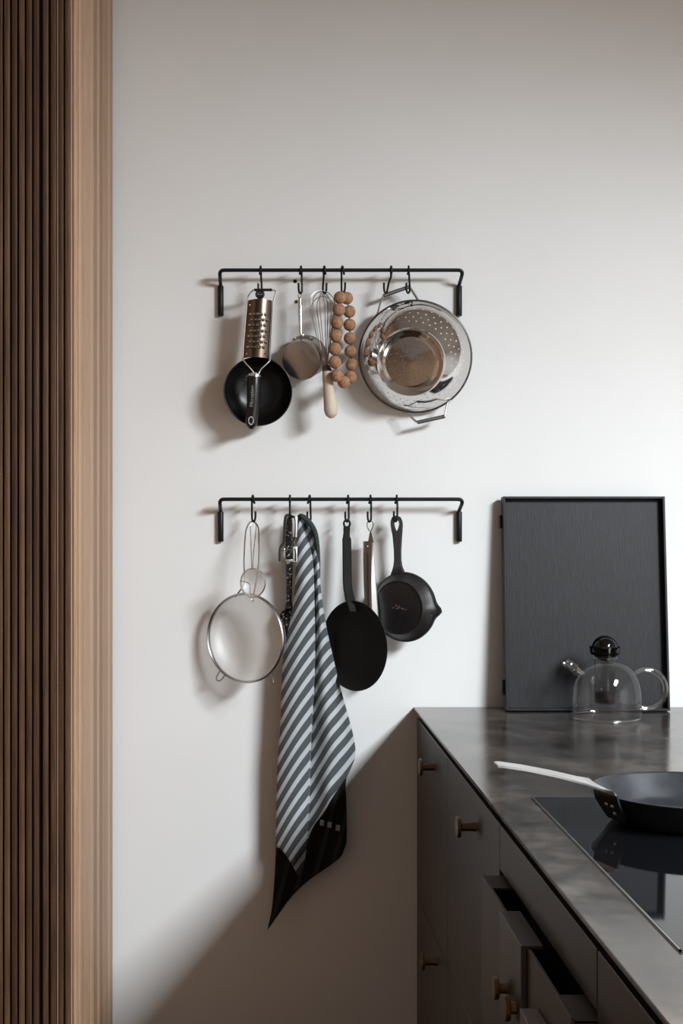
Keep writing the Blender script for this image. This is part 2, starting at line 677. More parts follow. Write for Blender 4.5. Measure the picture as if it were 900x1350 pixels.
# the side towards the rails: flat boards with hairline joints
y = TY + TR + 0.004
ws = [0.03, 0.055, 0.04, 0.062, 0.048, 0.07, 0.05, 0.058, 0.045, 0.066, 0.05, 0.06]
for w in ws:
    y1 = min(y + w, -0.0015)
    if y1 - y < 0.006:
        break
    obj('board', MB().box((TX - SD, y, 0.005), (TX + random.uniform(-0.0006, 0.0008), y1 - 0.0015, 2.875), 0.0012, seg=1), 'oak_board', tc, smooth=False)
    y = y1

# ------------------------------------------------------------------ kitchen units, worktop, hob
CX = 0.396                      # face of the fronts
ZT, ZB, ZS = 0.874, 0.10, 0.439  # top of fronts, plinth, split
WX = 0.388
tag(obj('worktop', MB().box((WX, -2.75, 0.893), (1.25, -0.002, 0.90), 0.0012, seg=1), 'worktop_steel',
        origin=(WX, 0, 0.893), smooth=False),
    'dark patinated metal worktop with cloudy sheen beneath the glass teapot', 'worktop')


def knob(parent, o, z, face, r=0.019, ln=0.034, mat='brass'):
    M = frame_mat((face, -o, z), (-1, 0, 0), (0, 0, 1))
    prof = [(0.0, 0.0), (0.0085, 0.0), (0.0078, 0.004), (0.0075, ln - 0.008), (0.009, ln - 0.007), (r - 0.001, ln - 0.007),
            (r, ln - 0.006), (r, ln - 0.001), (r - 0.001, ln), (0, ln)]
    return obj('knob', MB().lathe(prof, M, 28), mat, parent, angle=35)


def unit(o0, o1, label):
    u = thing('kitchen_cabinet', label, 'cabinet', ((CX + 1.2) / 2, -(o0 + o1) / 2, 0.0))
    b = MB().box((CX + 0.021, -o1 + 0.0005, ZB), (1.22, -o0 - 0.0005, 0.886))
    b.box((CX + 0.06, -o1 + 0.0005, 0.0), (CX + 0.075, -o0 - 0.0005, ZB))
    obj('body', b, 'cabinet_inside', u, smooth=False)
    return u


def front(u, name, o0, o1, z0, z1, mat='cabinet_paint', g=0.0012, face=CX):
    return obj(name, MB().box((face, -o1 + g, z0 + g), (face + 0.019, -o0 - g, z1 - g), 0.0010, seg=1), mat, u, smooth=False)


u1 = unit(0.003, 0.546, 'dark brown kitchen cabinet against the wall, upper and lower round knobs')
d = front(u1, 'cabinet_door', 0.003, 0.546, ZS, ZT)
knob(d, 0.330, 0.813, CX)
d = front(u1, 'drawer_front', 0.003, 0.546, ZB, ZS)
knob(d, 0.367, 0.391, CX)
u2 = unit(0.546, 1.150, 'dark brown kitchen cabinet with one knob, second from the wall')
d = front(u2, 'cabinet_door', 0.546, 1.150, ZS, ZT)
knob(d, 0.900, 0.811, CX)
front(u2, 'drawer_front', 0.546, 1.150, ZB, ZS)
u3 = unit(1.150, 1.785, 'dark brown kitchen cabinet under the hob with a drawer pulled ajar')
front(u3, 'fixed_front', 1.150, 1.785, 0.799, ZT)
# the drawer that stands ajar: thin front with a folded-over pull
FX = 0.366
dr = obj('drawer', MB().box((FX, -1.783, 0.455), (FX + 0.005, -1.152, 0.792), 0.0006, seg=1)
         .box((FX + 0.005, -1.225, 0.786), (CX + 0.02, -1.152, 0.790)).box((FX + 0.005, -1.783, 0.786), (CX + 0.02, -1.70, 0.790))
         .box((FX + 0.005, -1.783, 0.455), (CX + 0.03, -1.779, 0.788)).box((FX + 0.005, -1.156, 0.455), (CX + 0.03, -1.152, 0.788)),
         'drawer_face', u3, smooth=False)
gp = obj('grip', MB().box((0.357, -1.530, 0.790), (0.388, -1.367, 0.7955), 0.0008, seg=1)
         .box((0.357, -1.530, 0.56), (0.365, -1.367, 0.791), 0.0008, seg=1), 'drawer_metal', u3, smooth=False)
knob(gp, 1.428, 0.703, 0.357, 0.016, 0.020)
knob(gp, 1.492, 0.698, 0.357, 0.018, 0.016)
obj('ledge', MB().box((0.342, -1.72, 0.700), (0.366, -1.60, 0.737), 0.001, seg=1), 'drawer_pale', u3, smooth=False)
front(u3, 'drawer_front', 1.150, 1.785, ZB, ZS)
u4 = unit(1.785, 2.45, 'plain dark cabinet front nearest the camera, below the hob corner')
front(u4, 'cabinet_door', 1.788, 2.45, ZS, ZT)
front(u4, 'drawer_front', 1.788, 2.45, ZB, ZS)

HX0, HX1, HO0, HO1 = 0.463, 0.985, 1.077, 1.880
hob = thing('induction_hob', 'black glass induction hob with thin steel trim set in worktop', 'hob', ((HX0 + HX1) / 2, -(HO0 + HO1) / 2, 0.90))
obj('glass_plate', MB().box((HX0 + 0.0022, -HO1 + 0.0022, 0.9002), (HX1 - 0.0022, -HO0 - 0.0022, 0.9030), 0.0006, seg=1), 'hob_glass', hob, smooth=False)
tr = MB()
for a, b in (((HX0, -HO1, 0.9002), (HX0 + 0.0022, -HO0, 0.9028)), ((HX1 - 0.0022, -HO1, 0.9002), (HX1, -HO0, 0.9028)),
             ((HX0, -HO1, 0.9002), (HX1, -HO1 + 0.0022, 0.9028)), ((HX0, -HO0 - 0.0022, 0.9002), (HX1, -HO0, 0.9028))):
    tr.box(a, b)
obj('trim', tr, 'hob_trim', hob, smooth=False)

# ------------------------------------------------------------------ frying pan on the hob
pc = Vector((0.668, -1.256, 0.9032))
pan = thing('frying_pan', 'dark steel frying pan with long bright handle on the hob', 'pan', pc)
M = Matrix.Translation(pc)
obj('pan_body', MB().lathe([(0, 0), (0.098, 0), (0.108, 0.003), (0.118, 0.012), (0.1425, 0.046), (0.1445, 0.0475), (0.1445, 0.049), (0.142, 0.049),
                            (0.1395, 0.0465), (0.115, 0.014), (0.106, 0.006), (0.096, 0.0035), (0, 0.0035)], M, 72), 'fry_pan', pan, angle=50)
ra = Vector((-0.135, -0.05, 0)).normalized()
ta = Vector((-ra.y, ra.x, 0))       # tangent
if ta.y > 0:
    ta = -ta                        # points towards the camera side


def strap(stations, th):
    """flat strap through (dist, z, half-width, outward-normal) stations along ra"""
    b = MB()
    for i, (dd, z, w, nx, nz) in enumerate(stations):
        c = pc + ra * dd
        c.z = z
        n = (ra * nx + Vector((0, 0, nz))).normalized() * th
        tz = ta + Vector((0, 0, -0.27)) * max(0.0, nz if nz > 0.9 else 0.0)     # the strap rolls towards the cook
        b.v += [c - tz * w, c + tz * w, c + tz * w + n, c - tz * w + n]
    m = len(stations)
    for i in range(m - 1):
        a, e = i * 4, i * 4 + 4
        for k in range(4):
            b.f.append((a + k, a + (k + 1) % 4, e + (k + 1) % 4, e + k))
    b.f += [(3, 2, 1, 0), (m * 4 - 4, m * 4 - 3, m * 4 - 2, m * 4 - 1)]
    return b


obj('handle', strap([(0.338, 1.010, 0.006, 0.1, 1), (0.33, 1.0095, 0.0075, 0.1, 1), (0.29, 1.002, 0.0080, 0.15, 1), (0.24, 0.990, 0.0095, 0.2, 1),
                     (0.19, 0.976, 0.012, 0.25, 1), (0.165, 0.9685, 0.019, 0.3, 1), (0.152, 0.9625, 0.026, 0.6, 0.8), (0.1475, 0.956, 0.030, 1, 0.3)], 0.0034),
    'handle_steel', pan, angle=40)
plate = obj('handle_plate', strap([(0.1478, 0.958, 0.030, 1, 0), (0.1440, 0.944, 0.0310, 1, -0.4), (0.1330, 0.926, 0.028, 1, -0.6), (0.1275, 0.9155, 0.022, 1, -0.7)], 0.003),
            'plate_dark', pan, angle=40)
for a, z, dd in ((-0.004, 0.939, 0.1435), (0.010, 0.938, 0.143), (0.006, 0.926, 0.1355)):
    c = pc + ra * dd + ta * a
    c.z = z
    obj('rivet', MB().sphere(c, 0.0036, 12, 8), 'steel_brushed', plate)

# ------------------------------------------------------------------ hanging rails
RO = 0.060      # rail stands this far off the wall


def rail(py, label):
    o = thing('hanging_rail', label, 'rail', P(449, py, 0))
    r = 0.0046
    zr = P(0, py, RO).z
    xl, xr = P(290.0, py, RO).x, P(609.0, py, RO).x
    zs = P(0, py, RO).z - 0.030
    zb = zs - 0.074
    b = MB()
    left = [(xl, -0.0085, zs - 0.01), (xl, -0.0085, zs), (xl - 0.0003, -0.018, zs + 0.006), (xl - 0.0005, -0.050, zr - 0.012), (xl, -0.058, zr - 0.006), (xl + 0.004, -RO, zr - 0.001), (xl + 0.012, -RO, zr)]
    right = [(xr - (x - xl), y, z) for x, y, z in reversed(left)]
    mid = [(xl + (xr - xl) * k / 10, -RO, zr) for k in range(1, 10)]
    b.tube(catmull([Vector(p) for p in left], 5) + [Vector(p) for p in mid] + catmull([Vector(p) for p in right], 5), r, 10)
    obj('rod', b, 'black_metal', o)
    for x in (xl, xr):
        s = obj('sleeve', MB().lathe([(0, zb), (0.0068, zb), (0.0074, zb + 0.001), (0.0074, zs - 0.001), (0.0068, zs), (0, zs)],
                                     Matrix.Translation((x, -0.0085, 0)), 20), 'black_metal', o)
    return zr


rail(356.2, 'upper black metal wall rail carrying the grater and colander')
rail(658.2, 'lower black metal wall rail carrying the towel and skillet')
HW = 0.0026


def hook(px, py, sx0, sx1, ybot, side, label, o=RO, front_j=False):
    """s-hook on a rail: closed eye round the bar, stem, open J below"""
    c = P(px, py, RO)
    k = K(RO)
    r = 0.0046 + HW + 0.0008
    pts = []
    dx = (sx0 - px) * k
    for i in range(0, 13):
        a = math.radians(-62 - 290 * i / 12)         # round the bar, ends in front
        f = i / 12
        pts.append(Vector((c.x + dx * f + (1 - f) * (-dx * 0.8), c.y + r * math.cos(a) * 1.0, c.z + (r + 0.0012) * math.sin(a))))
    pts.reverse() if False else None
    yb = P(0, ybot, RO).z
    if front_j:
        pts += [Vector((c.x, c.y - 0.004, c.z - 0.02)), Vector((c.x, c.y - 0.004, yb + 0.012)), Vector((c.x, c.y - 0.009, yb + 0.003)), Vector((c.x, c.y - 0.016, yb)),
                Vector((c.x, c.y - 0.023, yb + 0.004)), Vector((c.x, c.y - 0.025, yb + 0.016))]
    else:
        x0, x1 = P(sx0, 0, RO).x, P(sx1, 0, RO).x
        w = 0.0042 * side
        y = c.y
        pts += [Vector((x0, y - 0.003, c.z - 0.016)), Vector(((x0 + x1) / 2, y, c.z - 0.028)), Vector((x1, y, yb + 0.010)), Vector((x1 + w * 0.3, y, yb + 0.004)), Vector((x1 + w, y, yb + 0.0012)),
                Vector((x1 + w * 1.7, y - 0.001, yb + 0.005)), Vector((x1 + w * 2.0, y - 0.002, yb + 0.013)), Vector((x1 + w * 2.05, y - 0.003, yb + 0.026))]
    b = MB().tube(pts, HW, 8, smooth=4)
    top = pts[0]
    ob = obj('s_hook', b, 'black_metal', origin=(c.x, c.y, yb))
    tag(ob, label, 'hook', 'black s-hooks on the rails')
    return Vector((x1 + w, y, yb)) if not front_j else Vector((c.x, c.y - 0.016, yb))


hook(343, 356.2, 344, 345, 388.0, -1, 'black s-hook at far left of the upper rail holding grater')
hook(396, 356.2, 397.5, 398, 387.5, -1, 'black s-hook holding the small steel saucepan')
hook(428, 356.2, 426.5, 425.5, 387.5, 1, 'black s-hook threaded through the wire whisk')
hook(452, 356.2, 450, 450, 386.5, 1, 'black s-hook holding the string of cork balls')
hook(515.5, 356.2, 515, 510.5, 387.0, -1, 'slanting black s-hook at left end of the colander handle')
hook(538, 356.2, 539, 540, 387.0, -1, 'black s-hook at right end of the colander handle')
hook(334, 658.2, 332, 332, 688.0, 1, 'black s-hook at far left of the lower rail holding sieves')
hook(382, 658.2, 382, 382, 684.0, 1, 'black s-hook seen edge-on holding the speckled spoon', front_j=True)
hook(407, 658.2, 409, 409.5, 688.5, -1, 'black s-hook just above the top of the striped towel')
hook(458, 658.2, 459.5, 459.5, 688.5, -1, 'black s-hook holding the flat black crepe pan')
hook(487.5, 658.2, 489, 489, 688.5, -1, 'black s-hook holding the steel tongs')
hook(522, 658.2, 523.5, 523.5, 688.0, -1, 'black s-hook at far right of lower rail holding skillet')

# ------------------------------------------------------------------ black pan behind the grater
c0 = P(340.0, 516.0, 0.085)
bp = thing('black_pan', 'small deep black iron pan hanging behind the grater', 'pan', P(340, 560, 0.05))
ax = Vector((0.10, -1, -0.02))
M = frame_mat(c0, ax)
R = 45.0 * K(0.085)
obj('pan_body', MB().lathe([(0, -0.050), (0.3 * R, -0.049), (0.55 * R, -0.044), (0.78 * R, -0.030), (0.93 * R, -0.012), (R - 0.002, -0.0005), (R, 0.0008), (R + 0.0012, 0.0), (R + 0.0008, -0.002), (0.96 * R, -0.013),
                            (0.81 * R, -0.033), (0.57 * R, -0.048), (0.3 * R, -0.0535), (0, -0.0545)], M, 64, smooth=2), 'pan_black', bp, angle=60)
hb = MB().tube([P(341, 473, 0.083), P(342, 455, 0.070), P(343, 420, 0.060), P(343.4, 392, 0.0575)], [0.008, 0.006, 0.0055, 0.0045], 10, smooth=5)
obj('handle', hb, 'pan_black', bp)
obj('hanging_eye', MB().lathe([(0.0075 + 0.0022 * math.cos(a), 0.0022 * math.sin(a)) for a in [2 * PI * i / 10 for i in range(10)]],
                              frame_mat(P(342.8, 386.0, 0.0575), (0, -1, 0)), 20, closed=True), 'pan_black', bp)

# ------------------------------------------------------------------ grater
GO = 0.108
gr = thing('grater', 'flat steel grater with wire frame and black rubber handle', 'grater', P(332, 566, GO))


def blade_pt(u, v, lift=0.0):
    """u across -1..1, v down 0..1, bulging towards the camera"""
    xl = 325.8 + (319.6 - 325.8) * v
    xr = 358.4 + (354.4 - 358.4) * v
    px = (xl + xr) / 2 + u * (xr - xl) / 2
    arch = 2.8 * (1 - u * u)
    py = 396.5 + (472.5 - 396.5) * v - arch * (1 if v < 0.5 else 0.6) * (1 - min(1, 4 * min(v, 1 - v)) * 0.6)
    a = u * 0.9
    o = GO - 0.012 * (1 - math.cos(a)) / (1 - math.cos(0.9)) + lift
    return P(px, py, o)


bl = MB()
NU, NV = 16, 20
vs = [blade_pt(-1 + 2 * i / NU, j / NV) for j in range(NV + 1) for i in range(NU + 1)]
vs += [blade_pt(-1 + 2 * i / NU, j / NV, -0.001) for j in range(NV + 1) for i in range(NU + 1)]
fs = []
n1 = (NU + 1) * (NV + 1)
for j in range(NV):
    for i in range(NU):
        a = j * (NU + 1) + i
        fs += [(a, a + 1, a + NU + 2, a + NU + 1), (n1 + a, n1 + a + NU + 1, n1 + a + NU + 2, n1 + a + 1)]
for i in range(NU):
    fs += [(i, n1 + i, n1 + i + 1, i + 1)]
    a = NV * (NU + 1) + i
    fs += [(a, a + 1, n1 + a + 1, n1 + a)]
for j in range(NV):
    a = j * (NU + 1)
    fs += [(a, a + NU + 1, n1 + a + NU + 1, n1 + a)]
    a += NU
    fs += [(a, n1 + a, n1 + a + NU + 1, a + NU + 1)]
bl.add(vs, fs)
blade = obj('blade', bl, 'grater_blade', gr)
teeth, holes = MB(), MB()
for rr in range(7):
    v = 0.245 + rr * 0.0945
    for k in range(5):
        u = -0.66 + k * 0.30 + (0.14 if rr % 2 else 0.0)
        du, dv = 0.115, 0.021
        # raised scoop: ramp lifting towards the camera, dark mouth under it
        A = [blade_pt(u - du, v - dv, 0.0002), blade_pt(u + du, v - dv, 0.0002), blade_pt(u + du * 0.9, v + dv * 0.5, 0.0034), blade_pt(u - du * 0.9, v + dv * 0.5, 0.0034)]
        B = [blade_pt(u + du * 0.9, v + dv * 0.35, 0.0028), blade_pt(u - du * 0.9, v + dv * 0.35, 0.0028)]
        teeth.add(A + B, [(0, 1, 2, 3), (3, 2, 4, 5), (0, 3, 5), (1, 4, 2)])
        holes.add([blade_pt(u - du * 0.9, v + dv * 0.1, 0.0004), blade_pt(u + du * 0.9, v + dv * 0.1, 0.0004), blade_pt(u + du * 0.8, v + dv * 1.5, 0.0004), blade_pt(u - du * 0.8, v + dv * 1.5, 0.0004)], [(0, 1, 2, 3)])
o = obj('teeth', teeth, 'steel_bright', blade, smooth=False)
o['kind'] = 'stuff'
o = obj('tooth_openings', holes, 'hole_dark', blade, smooth=False)
o['kind'] = 'stuff'
for u, v, m in ((-0.76, 0.085, 'steel_bright'), (-0.72, 0.93, 'steel_bright'), (0.68, 0.93, 'hole_dark')):
    obj('spot_weld', MB().sphere(blade_pt(u, v, 0.0004), 0.0019, 10, 6), m, blade)
wr_ = 0.0019
obj('wire_frame', MB().tube([P(336, 494, GO - 0.004), P(333.5, 490, GO - 0.004), P(328, 483.5, GO - 0.004), P(321.5, 476, GO - 0.006), P(319.8, 470, GO - 0.010),
                            P(322.5, 435, GO - 0.012), P(326.0, 396, GO - 0.012), P(328.0, 389, GO - 0.010), P(333, 383, GO - 0.008), P(340, 382.2, GO - 0.007)], wr_, 8, smooth=4)
    .tube([P(341, 494, GO - 0.004), P(342, 490, GO - 0.004), P(346, 484.5, GO - 0.004), P(353.5, 477.5, GO - 0.006), P(355.8, 472, GO - 0.008),
           P(357.5, 440, GO - 0.010), P(359.5, 402, GO - 0.010), P(363.2, 386.5, GO - 0.008), P(361.5, 383, GO - 0.008), P(354, 382.2, GO - 0.007)], wr_, 8, smooth=4),
    'steel_bright', gr)
obj('foot_bar', MB().tube([P(335, 382.2, GO - 0.007), P(358.5, 382.2, GO - 0.007)], 0.0034, 10), 'black_rubber', gr)
obj('hanging_ring', MB().lathe([(0.0084 + 0.0030 * math.cos(a), 0.0026 * math.sin(a)) for a in [2 * PI * i / 10 for i in range(10)]],
                               frame_mat(P(342.6, 388.0, GO - 0.006), (0, -1, 0)), 22, closed=True), 'black_rubber', gr)
hp = [P(335.5, 496, GO), P(335.0, 510, GO + 0.001), P(334.0, 530, GO + 0.001), P(332.5, 548, GO), P(331.3, 558, GO - 0.001), P(330.7, 565.5, GO - 0.002)]
hd = obj('handle', MB().tube(hp, [0.0168, 0.0172, 0.0165, 0.0150, 0.0152, 0.0145, 0.0050], 20, smooth=5), 'black_rubber', gr)
obj('ferrule', MB().tube([P(336.0, 493.5, GO - 0.001), P(335.8, 495, GO), P(335.4, 497, GO)], [0.012, 0.0168, 0.0170], 20), 'steel_bright', gr)
obj('eyelet', MB().lathe([(0.0076 + 0.0016 * math.cos(a), 0.0016 * math.sin(a)) for a in [2 * PI * i / 8 for i in range(8)]],
                         frame_mat(P(330.6, 554.5, GO + 0.0142), (0.1, -1, 0)) @ Matrix.Diagonal((0.75, 1.15, 1, 1)), 22, closed=True), 'steel_bright', hd)
fc = bpy.data.curves.new('lettering', 'FONT')
fc.body = 'Microplane'
fc.size = 0.0115
fc.extrude = 0.0002
fc.align_x = 'CENTER'
fc.align_y = 'CENTER'
fo = bpy.data.objects.new('lettering', fc)
COL.objects.link(fo)
bpy.context.view_layer.update()
lm = bpy.data.meshes.new_from_object(fo.evaluated_get(bpy.context.evaluated_depsgraph_get()))
bpy.data.objects.remove(fo)
lm.name = 'lettering'
LM = frame_mat(P(332.0, 522, GO + 0.0172), (-0.10, -1, 0), (0.05, 0, 1))
lm.transform(Matrix.Translation(-worldloc(gr)) @ LM)
lm.materials.append(MATS['lettering_grey'])
lo = bpy.data.objects.new('lettering', lm)
COL.objects.link(lo)
lo.parent = hd

# ------------------------------------------------------------------ small saucepan
sp = thing('saucepan', 'small steel saucepan hanging bottom outward beside the grater', 'saucepan', P(397, 503, 0.05))
cb = P(396.6, 475.5, 0.078)
crim = P(405.0, 469.0, 0.028)
ax = cb - crim
M = frame_mat(crim, ax, (1, 0, 0))
L = ax.length
R = 0.0485
obj('pan_body', MB().lathe([(0, L), (R - 0.005, L), (R - 0.001, L - 0.0015), (R, L - 0.005), (R, 0.014), (R + 0.0008, 0.012), (R + 0.0008, 0.003), (R + 0.003, 0.0), (R + 0.0018, -0.0012), (R - 0.0012, 0.002),
                            (R - 0.0014, L - 0.006), (R - 0.006, L - 0.002), (0, L - 0.002)], M, 56), 'steel_brushed', sp, angle=40)
up = Vector((0.0, 0, 1))
up = (up - ax.normalized() * up.dot(ax.normalized())).normalized()
hr = crim + ax.normalized() * 0.016 + up * (R + 0.001)
obj('handle', MB().tube([hr + up * 0.0, hr + up * 0.007 + ax.normalized() * 0.004, P(396.6, 441, 0.064), P(396.0, 425, 0.062), P(395.6, 405, 0.060), P(395.3, 394, 0.059)], [0.0065, 0.0050, 0.0042, 0.0046, 0.0055, 0.0050], 10, smooth=5), 'steel', sp)
obj('hanging_loop', MB().lathe([(0.0052 + 0.0022 * math.cos(a), 0.0022 * math.sin(a)) for a in [2 * PI * i / 8 for i in range(8)]],
                               frame_mat(P(395.4, 389.5, 0.059), (0, -1, 0)) @ Matrix.Diagonal((0.8, 1.3, 1, 1)), 18, closed=True), 'steel', sp)
br = MB()
arc = []
sd = up.cross(ax.normalized())
for i in range(9):
    a = math.radians(-30 + 60 * i / 8)
    arc.append(crim + ax.normalized() * 0.020 + (up * math.cos(a) + sd * math.sin(a)) * (R + 0.0022))
br.tube(arc, 0.0042, 8)
bk = obj('handle_bracket', br, 'steel_brushed', sp)
for i in (1, 7):
    obj('rivet', MB().sphere(arc[i] + ax.normalized() * 0.003 + up * 0.0018, 0.0026, 10, 6), 'steel_bright', bk)

# ------------------------------------------------------------------ whisk
wk = thing('whisk', 'balloon wire whisk with pale wooden handle hung upside down', 'whisk', P(437, 552, 0.06))
WO = 0.100
hpts = [P(431.0, 489.5, WO), P(431.6, 497, WO), P(432.8, 510, WO), P(434.6, 528, WO + 0.001), P(435.9, 540, WO + 0.001), P(436.6, 547, WO + 0.001), P(437.0, 551.3, WO + 0.001)]
obj('handle', MB().tube(hpts, [0.0118, 0.0121, 0.0128, 0.0152, 0.0166, 0.0140, 0.0050], 20, smooth=5), 'whisk_wood', wk)
obj('ferrule', MB().tube([P(428.6, 481.5, WO), P(430.2, 486, WO), P(431.1, 490, WO)], [0.0075, 0.0105, 0.0118], 16), 'grip_metal', wk)
ba, bt = P(429.0, 483, WO), P(423.5, 383.0, 0.064)
axis = bt - ba
shape = [(0.0, 0.006), (0.12, 0.008), (0.35, 0.0165), (0.58, 0.024), (0.76, 0.0300), (0.88, 0.0295), (0.95, 0.0215), (0.99, 0.011), (1.0, 0.0)]
for i, a in enumerate((8, 42, 76, 112, 148)):
    d_ = Vector((math.cos(math.radians(a)), math.sin(math.radians(a)) * 0.95, 0))
    sc = 1.0 - 0.02 * i
    pts = [ba + axis * (h * sc) + d_ * w for h, w in shape] + [ba + axis * (h * sc) - d_ * w for h, w in reversed(shape[:-1])]
    obj('wire', MB().tube(pts, 0.00105, 6, smooth=4), 'steel_wire', wk)

# ------------------------------------------------------------------ string of cork balls
bd = thing('cork_ball_trivet', 'loop of brown cork balls strung together between whisk and colander', 'trivet', P(453, 513, 0.06))
BR = 0.0154
beads = [(448, 392.3, .090), (446.7, 408.6, .103), (444.2, 425.6, .112), (442.8, 442.6, .116), (441.3, 460, .117), (441.2, 477.5, .122), (444.2, 495.2, .126), (453, 503.6, .112),
         (462, 497, .085), (463.6, 481, .066), (462.0, 463.4, .046), (461.0, 446, .045), (460.6, 428.3, .045), (460.2, 410.8, .047), (457.0, 393.2, .052)]
proto = None
for px, py, o_ in beads:
    c = P(px, py, o_)
    if proto is None:
        proto = obj('cork_ball', MB().sphere((0, 0, 0), BR, 20, 12), 'cork', None)
        b_ = proto
    else:
        b_ = proto.copy()
        COL.objects.link(b_)
    b_.parent = bd
    b_.location = c - Vector(bd.location)
    b_.rotation_euler = (random.uniform(0, 6), random.uniform(0, 6), random.uniform(0, 6))
obj('string', MB().tube([P(px, py, o_) for px, py, o_ in beads], 0.0016, 6, closed=True), 'hem_cloth', bd)

# ------------------------------------------------------------------ colander
co = thing('colander', 'large polished steel colander with pierced holes, base facing outward', 'colander', P(565, 558, 0.05))
cr = P(546.6, 470.5, 0.052)
ax = Vector((-0.23, -1.0, -0.27)).normalized()
M = frame_mat(cr, ax, (1, 0, 0.18))
R = 74.0 * K(0.052)


def colander_mesh():
    b = MB()
    nor = []
    M3 = M.to_3x3()

    def pos(r, h, a):
        return M @ Vector((r * math.cos(a), r * math.sin(a), h))

    def band(p0, p1, n, off, rh=None, sub=1, n0=None, n1=None):
        """ring of n cells between profile points p0, p1; each with a hole of radius rh if given"""
        (r0, h0), (r1, h1) = p0, p1
        rm, hm = (r0 + r1) / 2, (h0 + h1) / 2
        sl = math.hypot(r1 - r0, h1 - h0)
        ux, uz = (r1 - r0) / sl, (h1 - h0) / sl
        n0 = n0 or (uz, -ux)
        n1 = n1 or (uz, -ux)

        def nrm(t, a):
            nr, nz = n0[0] + (n1[0] - n0[0]) * t, n0[1] + (n1[1] - n0[1]) * t
            return M3 @ Vector((nr * math.cos(a), nr * math.sin(a), nz))
        for k in range(n):
            a0, a1 = 2 * PI * (k + off) / n, 2 * PI * (k + 1 + off) / n
            am = (a0 + a1) / 2
            if rh is None:
                for q in range(sub):
                    b0, b1 = a0 + (a1 - a0) * q / sub, a0 + (a1 - a0) * (q + 1) / sub
                    b.add([pos(r0, h0, b0), pos(r0, h0, b1), pos(r1, h1, b1), pos(r1, h1, b0)], [(0, 1, 2, 3)])
                    nor.extend([nrm(0, b0), nrm(0, b1), nrm(1, b1), nrm(1, b0)])
                continue
            outer = [pos(r0, h0, a0), pos(r0, h0, am), pos(r0, h0, a1), pos(rm, hm, a1), pos(r1, h1, a1), pos(r1, h1, am), pos(r1, h1, a0), pos(rm, hm, a0)]
            inner = []
            nor.extend([nrm(0, a0), nrm(0, am), nrm(0, a1), nrm(.5, a1), nrm(1, a1), nrm(1, am), nrm(1, a0), nrm(.5, a0)])
            for q in range(8):
                th = math.radians(-135 + 45 * q)
                e, s_ = math.cos(th + PI / 2 * 0) * rh, math.sin(th) * rh     # e: tangential, s_: along slope
                rr = rm + ux * s_
                inner.append(pos(rr, hm + uz * s_, am + e / rm))
                nor.append(nrm(0.5 + s_ / sl, am + e / rm))
            fs = [(q, (q + 1) % 8, 8 + (q + 1) % 8, 8 + q) for q in range(8)]
            b.add(outer + inner, fs)
    # body profile from the rim towards the base
    prof = [(R, 0.0), (R * 0.985, 0.004), (R * 0.955, 0.012)]
    side = [(R * (0.955 - 0.355 * t ** 1.15), 0.012 + 0.072 * (t ** 0.80)) for t in [i / 6 for i in range(7)]]
    band((R, 0.0), (R * 0.985, 0.004), 48, 0, None, 2)
    band((R * 0.985, 0.004), side[0], 48, 0, None, 2)
    sn = []
    for i in range(7):
        p, q = side[max(0, i - 1)], side[min(6, i + 1)]
        l = math.hypot(q[0] - p[0], q[1] - p[1])
        sn.append(((q[1] - p[1]) / l, -(q[0] - p[0]) / l))
    for i in range(6):
        if i in (1, 2, 3, 4):
            band(side[i], side[i + 1], 36, 0.5 * (i % 2), 0.0019, 1, sn[i], sn[i + 1])
        else:
            band(side[i], side[i + 1], 36, 0, None, 4, sn[i], sn[i + 1])
    rb = side[-1][0]
    hb_ = side[-1][1]
    foot = [(rb, hb_), (rb * 0.985, hb_ + 0.004), (rb * 0.975, hb_ + 0.014), (rb * 0.955, hb_ + 0.0165), (rb * 0.92, hb_ + 0.0150), (rb * 0.82, hb_ + 0.006), (rb * 0.74, hb_ + 0.0030), (rb * 0.69, hb_ + 0.0035)]
    for p, q in zip(foot, foot[1:]):
        band(p, q, 36, 0, None, 4)
    h = foot[-1][1]
    r = foot[-1][0]
    rad = [r, r * 0.80, r * 0.58, r * 0.36, r * 0.14]
    for i, n in enumerate((18, 13, 9, 4)):
        band((rad[i], h + 0.0006 * i), (rad[i + 1], h + 0.0006 * (i + 1)), n, 0.5 * (i % 2), 0.0021)
    band((rad[4], h + 0.0024), (0.0001, h + 0.0026), 12, 0)
    return b, nor


cmb, cnor = colander_mesh()
cbody = obj('bowl', cmb, 'steel_polished', co, angle=0, recalc=False)
cbody.data.normals_split_custom_set_from_vertices([n_.normalized() for n_ in cnor])
obj('rim', MB().lathe([(R + 0.0024 * math.cos(a), 0.0024 * math.sin(a)) for a in [2 * PI * i / 8 for i in range(8)]], M, 72, closed=True), 'grip_metal', co)
oo = 0.050
obj('handle_wire', MB().tube([P(492.0, 420, 0.044), P(497.5, 413, 0.048), P(500.5, 402, 0.054), P(504.6, 391.0, oo + 0.008), P(507.5, 388.8, oo + 0.008)], 0.0023, 8, smooth=4), 'steel_brushed', co)
obj('handle_wire', MB().tube([P(537.5, 378.6, oo + 0.006), P(541.0, 380.0, oo + 0.006), P(547.5, 390, 0.052), P(555, 400.5, 0.050), P(566, 404.0, 0.05), P(582, 410.5, 0.056)], 0.0032, 8, smooth=4), 'steel_brushed', co)
obj('handle_grip', MB().tube([P(505.5, 389.8, oo + 0.008), P(539.0, 378.2, oo + 0.006)], 0.0046, 10), 'grip_metal', co)
obj('handle_wire', MB().tube([P(530, 543.5, 0.046), P(538.0, 546.0, 0.05), P(545.5, 553.5, 0.056), P(551.0, 557.2, 0.06)], 0.0024, 8, smooth=4), 'steel_brushed', co)
